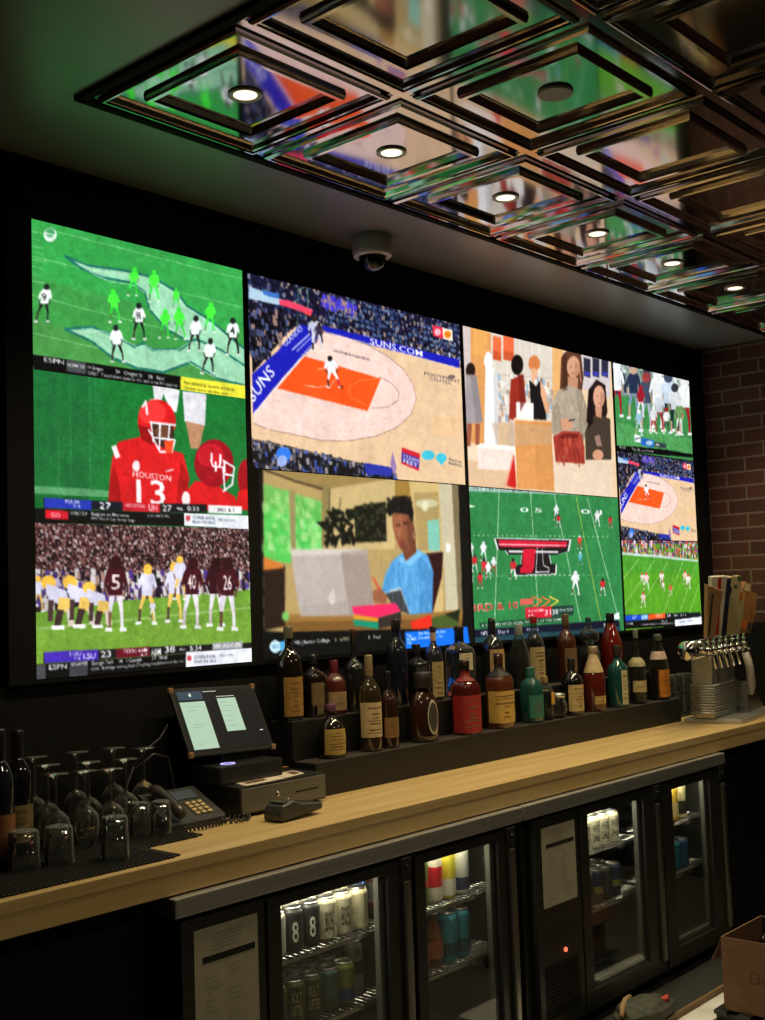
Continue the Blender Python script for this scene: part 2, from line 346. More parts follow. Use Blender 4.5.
    s.text('WORLD CUP', (206, 218), (256, 220), 10, Wt); s.text('Belgium vs Morocco', (268, 220), (378, 224), 10, Wt); s.text('FIFA World Cup Group Stage', (268, 233), (396, 238), 9, (220, 220, 220)); s.text('6:00 AM ESPN', (434, 225), (496, 227), 9, (190, 190, 190))
    s.fill([(541, 214), (735, 222), (735, 262), (541, 250)], (226, 230, 236)); s.ell(552, 228, 7, 9, (190, 70, 80)); s.text('CYBER DEAL', (566, 230), (632, 233), 9, (60, 70, 90)); s.text('PLAN ON SALE', (566, 243), (632, 246), 9, (60, 70, 90)); s.text('offer ends soon', (640, 236), (690, 238), 8, (110, 120, 140))
    return s.grain(3)
def pic_night_game():
    s = Pic(0, LX[1], ZB, ZT-2*TH, 700, (42, 26, 30)).F(0, 440, 2.942); s.mw = .72
    s.rect(95, 240, 740, 500, (40, 24, 28))
    s.dots([(95, 240), (740, 250), (740, 410), (95, 420)], 8000, [(84, 40, 46), (60, 26, 32), (150, 120, 116), (130, 90, 80), (18, 12, 16), (18, 12, 16), (110, 66, 62), (190, 172, 170), (44, 22, 28)], 1.5, 3.8, 1.2)
    s.dots([(95, 390), (740, 390), (740, 470), (95, 500)], 700, [(30, 22, 40), (70, 50, 130), (150, 120, 110), (20, 18, 22), (196, 190, 190)], 4, 8, 1.8)
    s.fill([(95, 508), (380, 470), (740, 440), (740, 640), (95, 680)], (104, 148, 50)); s.fill([(95, 560), (740, 530), (740, 640), (95, 680)], (116, 158, 54), .8)
    s.dots([(95, 520), (740, 450), (740, 610), (95, 640)], 1600, [(92, 138, 40), (128, 170, 66), (106, 150, 52)], 2, 5, .5, .5); s.line([(110, 555), (740, 492)], 6, (170, 196, 130), .5)
    yl, wh, ye = (238, 186, 70), (206, 204, 224), (228, 190, 96)
    def low(cx, y0, y1, d=1):
        h = y1-y0
        s.ell(cx, y0+h*.12, h*.14, h*.13, yl); s.fill([(cx-6, y0+h*.14), (cx+d*h*.34, y0+h*.28), (cx+d*h*.4, y0+h*.52), (cx+d*h*.05, y0+h*.5), (cx-8, y0+h*.3)], wh)
        s.fill([(cx+d*h*.2, y0+h*.4), (cx+d*h*.42, y0+h*.42), (cx+d*h*.44, y0+h*.68), (cx+d*h*.16, y0+h*.66)], ye)
        s.fill([(cx+d*h*.16, y0+h*.62), (cx+d*h*.3, y0+h*.64), (cx+d*h*.22, y0+h*.96), (cx+d*h*.1, y0+h*.96)], (60, 42, 40)); s.fill([(cx+d*h*.34, y0+h*.62), (cx+d*h*.46, y0+h*.64), (cx+d*h*.5, y0+h*.94), (cx+d*h*.38, y0+h*.94)], (214, 200, 190))
        s.fill([(cx, y0+h*.45), (cx+d*h*.1, y0+h*.45), (cx+d*h*.08, y0+h*.85), (cx-2, y0+h*.85)], (70, 50, 50)); s.fill([(cx+d*h*.06, y0+h*.93), (cx+d*h*.3, y0+h*.93), (cx+d*h*.3, y0+h), (cx+d*h*.06, y0+h)], Wt)
    s.man(112, 400, 506, wh, ye, yl); s.man(162, 388, 500, (170, 160, 190), (90, 80, 110), (60, 40, 90))
    low(142, 400, 556); low(205, 400, 552); low(262, 418, 552)
    s.man(432, 366, 542, wh, ye, yl, (80, 56, 48), .1, None, spread=1.3); s.man(512, 360, 536, wh, ye, yl, (80, 56, 48), 0, spread=.9); s.man(528, 342, 470, wh, ye, yl)
    mr, wp = (62, 16, 26), (214, 208, 216)
    s.man(340, 342, 562, mr, wp, (46, 12, 20), (120, 84, 66), 0, '5', (225, 205, 205), .5, wp); s.man(563, 346, 554, mr, wp, (46, 12, 20), (190, 180, 184), .15, '40', (230, 215, 215), .7); s.man(634, 348, 548, (50, 14, 24), wp, (40, 10, 18), (190, 180, 184), 0, None, spread=.4); s.man(668, 346, 560, mr, wp, (46, 12, 20), (90, 60, 50), 0, '26', (230, 215, 215), .6)
    s.man(448, 470, 528, wh, (226, 226, 226), yl)
    s.fill([(128, 622), (740, 594), (740, 612), (128, 656)], (24, 22, 26)); s.fill([(130, 622), (288, 614), (288, 646), (130, 654)], (70, 44, 176)); s.fill([(340, 612), (440, 606), (440, 634), (340, 641)], (98, 18, 34)); s.fill([(624, 596), (712, 590), (712, 610), (624, 616)], (150, 152, 158))
    s.text('5 LSU', (204, 633), (238, 631), 10, Wt); s.text('9-2', (218, 644), (236, 643), 7, Wt); s.text('LSU', (246, 642), (280, 640), 16, Wt); s.text('23', (296, 638), (326, 636), 19, Wt); s.text('TEXAS A&M', (362, 626), (432, 621), 11, Wt); s.text('4-7', (412, 634), (432, 633), 7, Wt); s.text('A&M', (444, 632), (472, 630), 20, Wt); s.text('38', (484, 624), (514, 622), 18, Wt); s.text('4th', (526, 619), (544, 618), 9, Wt); s.text('5:34', (558, 618), (592, 615), 13, Wt); s.text('W/ AGGIES', (628, 611), (706, 607), 12, Wt)
    s.fill([(100, 659), (745, 612), (745, 655), (100, 708)], Bk); s.fill([(104, 660), (134, 658), (134, 702), (104, 705)], Gy); s.fill([(204, 650), (258, 646), (258, 692), (204, 697)], (58, 60, 66))
    s.text('ESPN', (144, 674), (196, 670), 15, Wt); s.text('NCAAF T25', (208, 664), (256, 660), 10, Wt); s.text('Georgia Tech', (268, 661), (332, 656), 12, Wt); s.text('14   1 Georgia', (350, 655), (416, 649), 12, Wt); s.text('37  Final', (446, 646), (490, 642), 12, Wt); s.text('UGA  Bulldogs running back 2 rushing touchdowns in the win', (268, 676), (540, 652), 10, (220, 220, 220))
    s.fill([(546, 622), (742, 610), (742, 652), (546, 668)], (226, 228, 236)); s.ell(556, 640, 7, 9, (190, 70, 80)); s.text('CYBER DEAL', (570, 642), (634, 638), 9, (60, 70, 90)); s.text('PLAN ON SALE', (570, 655), (634, 651), 9, (60, 70, 90)); s.text('offer ends', (644, 636), (684, 633), 8, (110, 120, 140))
    return s.grain(3)
def pic_basketball():
    zm = (ZT+ZB)/2-.012
    s = Pic(LX[1]+.025, LX[2]-.012, zm, ZT-.004, 520, (224, 190, 152)).F(240, 260, 3.1875)
    st = [(20, 20), (705, 200), (705, 340), (255, 222), (190, 205), (45, 300), (20, 300)]
    s.fill(st, (22, 22, 44)); s.dots(st, 1500, [(40, 54, 92), (18, 16, 30), (60, 70, 120), (120, 120, 140), (150, 130, 120), (30, 24, 60), (12, 10, 18)], 3, 7, 1.3)
    for r in range(6):
        for c in range(26):
            x = 270+c*17+r*3; y = 105+r*17+(x-270)*.27+rng.rand()*3
            if rng.rand() < .6: s.fill([(x, y), (x+12, y+3), (x+12, y+13), (x, y+10)], [(62, 84, 128), (48, 66, 110), (84, 104, 142)][rng.randint(3)])
    s.dots([(255, 195), (700, 310), (700, 335), (255, 222)], 260, [(14, 12, 20), (120, 90, 80), (60, 60, 70), (180, 180, 190)], 4, 7, 1.6); s.dots([(260, 110), (370, 150), (370, 180), (260, 150)], 160, [(60, 50, 190), (80, 70, 210), (150, 120, 120)], 4, 7, 1.6)
    s.fill([(28, 85), (70, 100), (140, 130), (120, 145), (60, 130), (28, 125)], (170, 200, 220)); s.fill([(70, 95), (125, 110), (122, 125), (75, 112)], (60, 110, 190))
    s.fill([(28, 140), (180, 195), (120, 270), (40, 360)], (10, 10, 18)); s.dots([(28, 130), (180, 190), (110, 290), (40, 360)], 240, [(70, 80, 120), (20, 20, 30), (150, 120, 110), (40, 40, 60)], 4, 8, 1.6)
    bl = (26, 30, 176)
    s.fill([(38, 365), (120, 290), (190, 205), (230, 215), (258, 222), (244, 262), (140, 370), (42, 490)], bl); s.fill([(255, 208), (400, 243), (697, 318), (697, 345), (400, 268), (258, 226)], bl)
    s.text('SUNS.COM', (413, 268), (580, 309), 20, Wt); s.text('GLANDES', (144, 278), (200, 222), 18, Wt); s.line([(165, 288), (222, 236)], 5, (190, 195, 230)); s.line([(180, 292), (228, 246)], 4, (170, 175, 225)); s.text('SUNS', (42, 455), (112, 362), 40, Wt)
    arc = [(42, 520), (90, 540), (180, 558), (260, 575), (340, 577), (430, 562), (500, 532), (545, 490), (560, 445), (550, 395), (520, 350), (470, 308), (400, 268), (330, 245), (256, 228)]
    s.fill([(44, 488), (140, 372), (246, 262), (256, 228)]+arc[::-1][1:], (234, 204, 194)); s.line(arc, 2, (110, 80, 80))
    s.dots([(44, 520), (256, 228), (700, 350), (700, 690), (44, 560)], 900, [(214, 178, 138), (236, 206, 170), (226, 192, 160)], 6, 16, .2, .35)
    s.line([(44, 488), (246, 250)], 2.5, Wt); s.line([(258, 226), (697, 346)], 2, (240, 230, 220))
    s.fill([(205, 307), (447, 378), (405, 481), (118, 409)], (240, 84, 28)); s.ell(425, 428, 84, 44, (234, 204, 194), 0)
    s.line([(440, 372), (480, 392), (505, 420), (502, 448), (470, 468), (420, 472)], 2, (110, 80, 80)); s.line([(435, 378), (380, 385), (345, 405), (350, 435), (400, 462)], 2, (250, 140, 90)); s.line([(205, 400), (250, 406), (290, 398), (308, 372), (290, 345), (250, 348)], 2.4, (250, 190, 160)); s.line([(200, 308), (112, 410)], 2.5, Wt)
    s.text('PHOENIXSUNSARENA', (296, 293), (412, 322), 8, (70, 56, 60)); s.text('FOOTPRINT', (586, 366), (700, 394), 11, (90, 76, 80)); s.text('CENTER', (602, 382), (672, 400), 10, (110, 96, 96)); s.ell(672, 373, 12, 7, (110, 96, 96))
    for y in (500, 512, 524, 536, 548): s.line([(612, y), (697, y+6)], 5, (244, 186, 120), .6)
    s.line([(185, 92), (182, 214)], 5, (50, 90, 80)); s.line([(182, 100), (214, 82), (216, 170)], 3, (90, 130, 120)); s.fill([(122, 128), (150, 128), (232, 160), (226, 176), (128, 144)], (226, 66, 96)); s.line([(205, 170), (225, 178)], 5, (240, 70, 40))
    s.man(242, 180, 292, (190, 196, 214), (206, 206, 216), (50, 36, 30), (70, 50, 46), -.3, spread=.8); s.man(251, 200, 270, (50, 44, 60), (40, 36, 60), (40, 30, 26)); s.man(292, 306, 408, (226, 228, 232), (226, 226, 230), (30, 22, 20), (70, 46, 38), -.4, spread=1.3, legs=(200, 40, 50)); s.ell(324, 405, 6, 7, (160, 60, 30))
    s.fill([(612, 208), (643, 216), (646, 251), (614, 243)], (222, 40, 70)); s.fill([(643, 216), (674, 224), (676, 259), (646, 251)], (246, 226, 206)); s.ell(628, 230, 10, 11, (250, 170, 180)); s.ell(660, 238, 11, 12, (236, 130, 30)); s.line([(652, 234), (668, 242)], 2, (120, 60, 10))
    bt = [(38, 570), (120, 585), (260, 620), (400, 650), (500, 680), (500, 700), (38, 690)]
    s.fill(bt, (14, 14, 22)); s.dots(bt, 420, [(40, 40, 52), (90, 86, 96), (14, 12, 16), (60, 80, 160), (150, 140, 140)], 3, 8, 1.4); s.line([(42, 573), (500, 680)], 3, (190, 190, 200), .6)
    s.ell(138, 618, 24, 22, (50, 120, 226)); s.ell(134, 640, 16, 18, (150, 170, 226)); s.fill([(395, 645), (490, 662), (480, 690), (400, 680)], (40, 50, 160)); s.fill([(484, 608), (498, 660), (490, 690), (478, 650)], (150, 120, 170))
    s.fill([(514, 597), (572, 617), (568, 672), (512, 648)], (206, 30, 50)); s.fill([(514, 612), (570, 632), (568, 664), (513, 642)], (60, 50, 150)); s.text('CLEAN', (519, 628), (566, 645), 11, Wt); s.text('FEET', (519, 645), (564, 661), 13, Wt)
    s.ell(598, 622, 21, 15, (62, 190, 214)); s.ell(590, 616, 9, 9, (62, 190, 214)); s.ell(640, 630, 17, 15, (62, 190, 214)); s.fill([(626, 632), (655, 636), (640, 654)], (62, 190, 214)); s.text('BlueCross', (664, 638), (704, 647), 8, (70, 70, 80)); s.text('BlueShield', (664, 650), (704, 659), 8, (70, 70, 80))
    return s.grain(2, .25)
def pic_laptop_woman():
    zm = (ZT+ZB)/2-.012
    s = Pic(LX[1]+.05, LX[2]-.004, ZB, zm-.004, 520, Bk).F(250, 450, 3.326)
    s.fill([(43, 55), (690, 105), (705, 545), (700, 592), (120, 606), (45, 600)], (176, 150, 96)); s.fill([(43, 55), (490, 92), (420, 150), (240, 130)], (150, 126, 74)); s.fill([(260, 130), (480, 95), (480, 330), (260, 330)], (196, 172, 118))
    s.fill([(45, 112), (130, 140), (136, 378), (46, 360)], (108, 180, 84)); s.fill([(46, 190), (132, 215), (136, 378), (46, 360)], (84, 196, 84)); s.fill([(148, 146), (236, 170), (238, 330), (150, 330)], (120, 186, 96)); s.fill([(150, 230), (236, 240), (238, 330), (150, 330)], (92, 200, 92)); s.dots([(46, 120), (236, 170), (236, 330), (46, 360)], 160, [(150, 214, 120), (70, 170, 66), (180, 220, 150)], 8, 18, 1, .45)
    s.fill([(128, 130), (150, 142), (152, 335), (138, 372)], (150, 136, 88)); s.line([(45, 66), (150, 104), (245, 132)], 7, (50, 38, 22)); s.fill([(240, 118), (262, 125), (258, 320), (236, 320)], (140, 124, 76))
    s.fill([(480, 92), (530, 96), (534, 300), (480, 300)], (156, 120, 56)); s.fill([(526, 100), (628, 96), (640, 330), (640, 560), (560, 560), (546, 240)], (206, 178, 118)); s.fill([(542, 142), (624, 140), (632, 335), (556, 335)], (170, 146, 92)); s.fill([(588, 236), (626, 230), (630, 335), (592, 335)], (128, 196, 176)); s.ell(586, 178, 38, 14, (196, 190, 150)); s.ell(580, 186, 12, 18, (220, 215, 180))
    s.fill([(624, 98), (690, 104), (703, 530), (650, 540), (640, 330)], (196, 186, 156)); s.fill([(668, 104), (690, 104), (703, 530), (690, 530)], (120, 106, 78)); s.fill([(650, 310), (664, 312), (664, 340), (650, 338)], (236, 236, 226))
    dk = (16, 18, 14)
    for _ in range(60):
        cx, cy = 255+rng.rand()*90, 200+rng.rand()*110; a = rng.rand()*3; s.ell(cx, cy, 16, 6, dk, 1, a)
    s.line([(264, 130), (262, 240)], 4, dk); s.line([(300, 160), (290, 250)], 3, dk); s.fill([(218, 240), (260, 235), (250, 270)], dk); s.fill([(345, 188), (450, 172), (453, 304), (350, 308)], (20, 20, 14)); s.dots([(345, 188), (450, 172), (453, 304), (350, 308)], 40, [(50, 52, 36), (30, 40, 20)], 6, 12)
    s.fill([(572, 345), (640, 338), (636, 420), (604, 548), (590, 500), (600, 380)], (46, 18, 20))
    s.fill([(446, 420), (470, 370), (498, 346), (548, 326), (590, 350), (608, 405), (604, 548), (524, 548), (505, 500), (436, 470)], (86, 160, 214)); s.fill([(560, 350), (608, 405), (604, 548), (560, 548)], (64, 130, 186), .7); s.line([(498, 348), (490, 420), (508, 480)], 3, (40, 90, 150)); s.line([(560, 360), (552, 470)], 2.5, (50, 110, 170)); s.fill([(492, 350), (520, 368), (550, 330), (575, 345), (530, 386), (496, 372)], (120, 190, 236)); s.dots([(450, 400), (600, 380), (600, 540), (520, 540)], 120, [(120, 186, 232), (66, 136, 196)], 3, 8, 2, .4)
    s.fill([(500, 320), (548, 286), (552, 340), (516, 370)], (112, 62, 40)); s.fill([(470, 220), (480, 204), (522, 208), (538, 236), (550, 285), (532, 328), (514, 342), (496, 326), (486, 300), (474, 262)], (140, 82, 56)); s.fill([(520, 210), (540, 240), (550, 285), (532, 328), (522, 300)], (104, 58, 40), .8)
    s.fill([(450, 205), (456, 176), (480, 156), (512, 152), (536, 170), (542, 215), (538, 246), (526, 216), (478, 208), (464, 222)], (16, 14, 14)); s.line([(484, 248), (498, 246)], 4, (50, 26, 20)); s.line([(508, 242), (524, 240)], 4, (50, 26, 20)); s.line([(486, 240), (498, 237)], 2, (30, 16, 14)); s.fill([(490, 306), (510, 302), (506, 316), (494, 318)], (150, 60, 56)); s.line([(500, 262), (490, 290)], 3, (176, 112, 80)); s.line([(543, 270), (544, 296)], 3, (230, 220, 190))
    s.fill([(404, 470), (430, 458), (456, 474), (450, 512), (412, 506)], (150, 92, 62)); s.line([(408, 424), (430, 466)], 7, (220, 50, 50)); s.fill([(448, 476), (500, 462), (530, 545), (482, 530)], (60, 60, 62)); s.line([(446, 474), (500, 460)], 6, (236, 234, 226)); s.line([(500, 464), (528, 540)], 4, (200, 196, 186))
    s.fill([(110, 545), (540, 545), (706, 530), (702, 592), (115, 606)], (150, 108, 54)); s.fill([(110, 570), (700, 560), (702, 592), (115, 606)], (120, 84, 40))
    s.fill([(134, 330), (388, 328), (412, 520), (395, 548), (168, 552), (150, 450)], (172, 160, 152)); s.fill([(134, 330), (388, 328), (392, 346), (138, 352)], (206, 196, 186)); s.fill([(300, 340), (388, 328), (412, 520), (330, 548)], (142, 122, 108), .5); s.ell(272, 492, 12, 20, (222, 216, 210)); s.ell(276, 468, 4, 7, (222, 216, 210), 1, .5)
    s.fill([(45, 395), (116, 384), (116, 585), (46, 600)], (40, 26, 20)); s.fill([(45, 352), (108, 382), (112, 392), (45, 400)], (206, 120, 50)); s.ell(118, 552, 12, 16, (120, 190, 90))
    s.fill([(476, 225), (500, 216), (506, 250), (498, 290), (484, 280)], (166, 104, 72), .55); s.fill([(500, 300), (528, 318), (516, 340), (498, 326)], (96, 52, 36), .6); s.line([(482, 252), (499, 250)], 3.5, (36, 18, 14)); s.line([(508, 247), (526, 244)], 3.5, (36, 18, 14))
    for _ in range(70):
        cx, cy = 455+rng.rand()*84, 156+rng.rand()*52; s.ell(cx, cy, 5, 4, [(14, 12, 12), (34, 28, 26), (22, 18, 18)][rng.randint(3)], .8)
    for k in range(7): s.line([(470+k*19, 390+k*2), (476+k*17, 530)], 3, (70, 140, 198), .5)
    s.fill([(436, 470), (470, 372), (482, 400), (460, 480)], (66, 134, 190), .6); s.fill([(138, 352), (300, 345), (320, 500), (160, 520)], (190, 178, 170), .5)
    s.blur(3)
    s.fill([(338, 520), (482, 508), (500, 535), (424, 556), (345, 545)], (236, 40, 96)); s.fill([(342, 546), (424, 558), (424, 570), (344, 560)], (220, 150, 40)); s.fill([(342, 562), (424, 572), (426, 594), (346, 582)], (20, 140, 110)); s.fill([(424, 558), (500, 536), (502, 575), (426, 594)], (50, 40, 40))
    s.fill([(530, 572), (600, 546), (606, 590), (540, 598)], (226, 46, 30)); s.fill([(602, 558), (696, 530), (690, 586), (604, 592)], (70, 88, 40)); s.fill([(645, 545), (696, 528), (690, 570)], (30, 36, 20))
    s.blur(5)
    s.fill([(38, 606), (708, 592), (725, 680), (40, 720)], Bk)
    s.ell(84, 652, 19, 21, (190, 224, 234)); s.text('SEC', (72, 658), (97, 656), 11, (50, 110, 150)); s.fill([(100, 636), (138, 633), (138, 664), (100, 668)], (80, 170, 220)); s.text('YEL', (146, 645), (170, 643), 11, Wt); s.text('Boston College', (178, 643), (264, 636), 12, Wt); s.text('0   16 BYU', (282, 636), (328, 632), 12, (236, 232, 180)); s.text('3   Final', (392, 628), (432, 625), 12, Wt); s.line([(174, 630), (174, 650)], 2, Wt)
    s.fill([(514, 604), (720, 587), (728, 640), (517, 661)], (14, 110, 236)); s.text('The', (520, 622), (536, 621), 11, Wt); s.text('HOMES', (520, 634), (552, 631), 10, Wt); s.text('ON', (520, 645), (534, 644), 9, Wt); s.text('The Playoff starts here', (558, 614), (648, 606), 10, Wt); s.text('December on 10.1', (558, 628), (640, 622), 10, Wt)
    return s.grain(1.6, .2)

def pic_store():
    zm = (ZT+ZB)/2-.014
    s = Pic(LX[2]+.012, LX[3]-.008, zm, ZT-.004, 480, (226, 196, 158)).F(450, 310, 2.942)
    s.fill([(30, 40), (62, 55), (64, 400), (34, 400)], (206, 190, 186)); s.fill([(60, 52), (122, 70), (118, 400), (62, 390)], (216, 152, 88)); s.fill([(68, 52), (110, 66), (108, 140), (70, 130)], (226, 164, 90)); s.fill([(120, 62), (300, 108), (300, 330), (120, 330)], (214, 204, 190)); s.fill([(300, 105), (330, 115), (330, 330), (300, 330)], (226, 172, 110))
    for x in (130, 168, 205, 240, 262): s.line([(x, 90), (x, 330)], 6, (228, 224, 216))
    for y in (190, 240, 290): s.line([(140, y), (300, y+12)], 4, (184, 172, 160))
    s.dots([(140, 180), (300, 210), (300, 330), (140, 330)], 120, [(170, 150, 140), (230, 226, 220), (150, 176, 190), (196, 150, 110)], 6, 12, 1.4)
    for x0, x1 in ((126, 150), (156, 187)): s.fill([(x0, 76), (x1, 82), (x1, 152), (x0, 146)], (228, 106, 62)); s.fill([(x0, 120), (x1, 126), (x1, 152), (x0, 146)], (200, 84, 46))
    s.fill([(385, 125), (470, 150), (470, 260), (385, 230)], (204, 196, 196))
    for x0 in (392, 418, 444): s.fill([(x0, 140), (x0+20, 146), (x0+20, 200), (x0, 194)], (44, 42, 60)); s.fill([(x0+2, 180), (x0+18, 185), (x0+18, 196), (x0+2, 192)], (60, 60, 170))
    s.fill([(34, 400), (300, 395), (478, 430), (478, 550), (34, 525)], (230, 206, 178)); s.fill([(34, 440), (200, 450), (190, 525), (34, 520)], (216, 182, 146))
    s.ell(112, 150, 12, 26, (240, 240, 244)); s.fill([(104, 160), (130, 175), (142, 400), (100, 402)], (238, 238, 240)); s.fill([(126, 180), (140, 190), (142, 400), (132, 400)], (206, 204, 204))
    s.fill([(80, 392), (190, 398), (192, 472), (82, 466)], (232, 216, 204)); s.fill([(80, 392), (190, 398), (190, 412), (80, 406)], (246, 238, 230))
    s.ell(60, 178, 14, 22, (38, 24, 22)); s.fill([(46, 190), (78, 192), (96, 330), (46, 336)], (158, 148, 150)); s.fill([(50, 334), (64, 334), (60, 400), (48, 400)], (150, 84, 60)); s.fill([(74, 334), (88, 334), (86, 396), (74, 396)], (150, 84, 60))
    s.fill([(178, 205), (214, 188), (223, 270), (200, 330), (172, 330)], (150, 44, 32)); s.ell(197, 162, 18, 30, (22, 16, 16)); s.fill([(174, 320), (196, 325), (190, 402), (172, 400)], (206, 186, 166))
    s.ell(247, 158, 17, 24, (206, 122, 70)); s.fill([(238, 170), (256, 175), (256, 205), (238, 205)], (222, 168, 130)); s.fill([(232, 205), (252, 225), (268, 200), (280, 260), (282, 325), (240, 325)], (26, 22, 24)); s.fill([(264, 200), (282, 245), (292, 300), (282, 305), (266, 250)], (222, 166, 128))
    s.fill([(194, 270), (245, 274), (245, 322), (194, 318)], (240, 238, 234)); s.fill([(166, 515), (188, 425), (196, 525)], (200, 34, 30)); s.line([(160, 520), (186, 425)], 5, (232, 120, 110))
    s.fill([(188, 318), (298, 326), (308, 532), (194, 524)], (216, 150, 86)); s.line([(190, 320), (298, 328), (308, 532)], 7, (246, 226, 200)); s.line([(188, 320), (195, 522)], 5, (246, 226, 200)); s.line([(194, 368), (300, 372)], 2, (190, 120, 66)); s.fill([(234, 346), (250, 347), (250, 358), (234, 357)], (186, 116, 62))
    for y in (400, 440, 480): s.line([(196, y), (304, y+6)], 2, (196, 128, 70))
    s.fill([(300, 428), (478, 452), (478, 550), (308, 534)], (222, 200, 176))
    s.fill([(322, 240), (326, 140), (348, 116), (384, 130), (392, 200), (386, 245)], (92, 56, 40)); s.ell(362, 168, 19, 32, (206, 154, 122)); s.fill([(346, 196), (376, 200), (374, 235), (346, 235)], (190, 138, 108))
    s.fill([(296, 360), (300, 270), (316, 238), (348, 222), (386, 236), (402, 290), (404, 360), (390, 390), (330, 395)], (172, 158, 138)); s.fill([(370, 232), (388, 238), (404, 300), (404, 365), (380, 380)], (136, 122, 104), .6); s.dots([(300, 260), (390, 240), (400, 360), (310, 380)], 160, [(190, 176, 156), (150, 136, 118)], 4, 8, 1.5, .5)
    s.line([(352, 168), (358, 168)], 3, (50, 30, 26)); s.line([(366, 168), (372, 168)], 3, (50, 30, 26)); s.line([(356, 186), (368, 187)], 3, (150, 70, 66)); s.line([(380, 172), (384, 212)], 6, (210, 150, 116))
    s.fill([(322, 322), (350, 318), (362, 340), (346, 356), (326, 350)], (206, 150, 118)); s.line([(348, 325), (366, 322)], 5, (30, 26, 28))
    s.fill([(302, 372), (330, 356), (380, 358), (394, 400), (396, 452), (310, 446)], (160, 56, 44)); s.fill([(318, 372), (345, 362), (376, 366), (372, 376), (330, 380)], (106, 30, 26)); s.dots([(305, 380), (390, 375), (394, 450), (312, 444)], 60, [(190, 90, 70), (130, 40, 34)], 5, 10, 2, .5)
    s.fill([(400, 330), (406, 235), (430, 204), (456, 222), (462, 300), (448, 350)], (38, 26, 24)); s.ell(437, 256, 17, 34, (214, 160, 130)); s.fill([(398, 440), (396, 360), (410, 320), (430, 306), (470, 320), (474, 440)], (66, 54, 44)); s.fill([(425, 285), (446, 288), (444, 318), (428, 312)], (196, 142, 114)); s.line([(430, 254), (435, 254)], 3, (40, 26, 22)); s.line([(444, 255), (449, 255)], 3, (40, 26, 22)); s.line([(434, 275), (444, 276)], 2.5, (150, 70, 70)); s.fill([(424, 372), (438, 366), (446, 400), (430, 400)], (150, 116, 104)); s.ell(434, 426, 16, 16, (206, 150, 118)); s.fill([(405, 245), (418, 225), (420, 330), (404, 350)], (30, 20, 20))
    s.fill([(330, 130), (342, 122), (344, 235), (330, 238)], (60, 34, 24), .6); s.fill([(366, 150), (380, 160), (378, 190), (366, 198)], (176, 122, 94), .6); s.fill([(441, 240), (453, 246), (450, 280), (441, 288)], (180, 124, 98), .6); s.fill([(300, 290), (318, 270), (330, 355), (304, 362)], (140, 126, 106), .5)
    s.fill([(244, 322), (298, 326), (306, 530), (256, 527)], (196, 132, 72), .45); s.fill([(120, 330), (300, 340), (300, 396), (140, 398)], (190, 160, 128), .5); s.fill([(200, 190), (216, 192), (222, 270), (206, 300)], (110, 30, 24), .7); s.fill([(60, 195), (78, 192), (96, 330), (76, 332)], (126, 118, 122), .6)
    return s.blur(2).grain(1.6, .2)
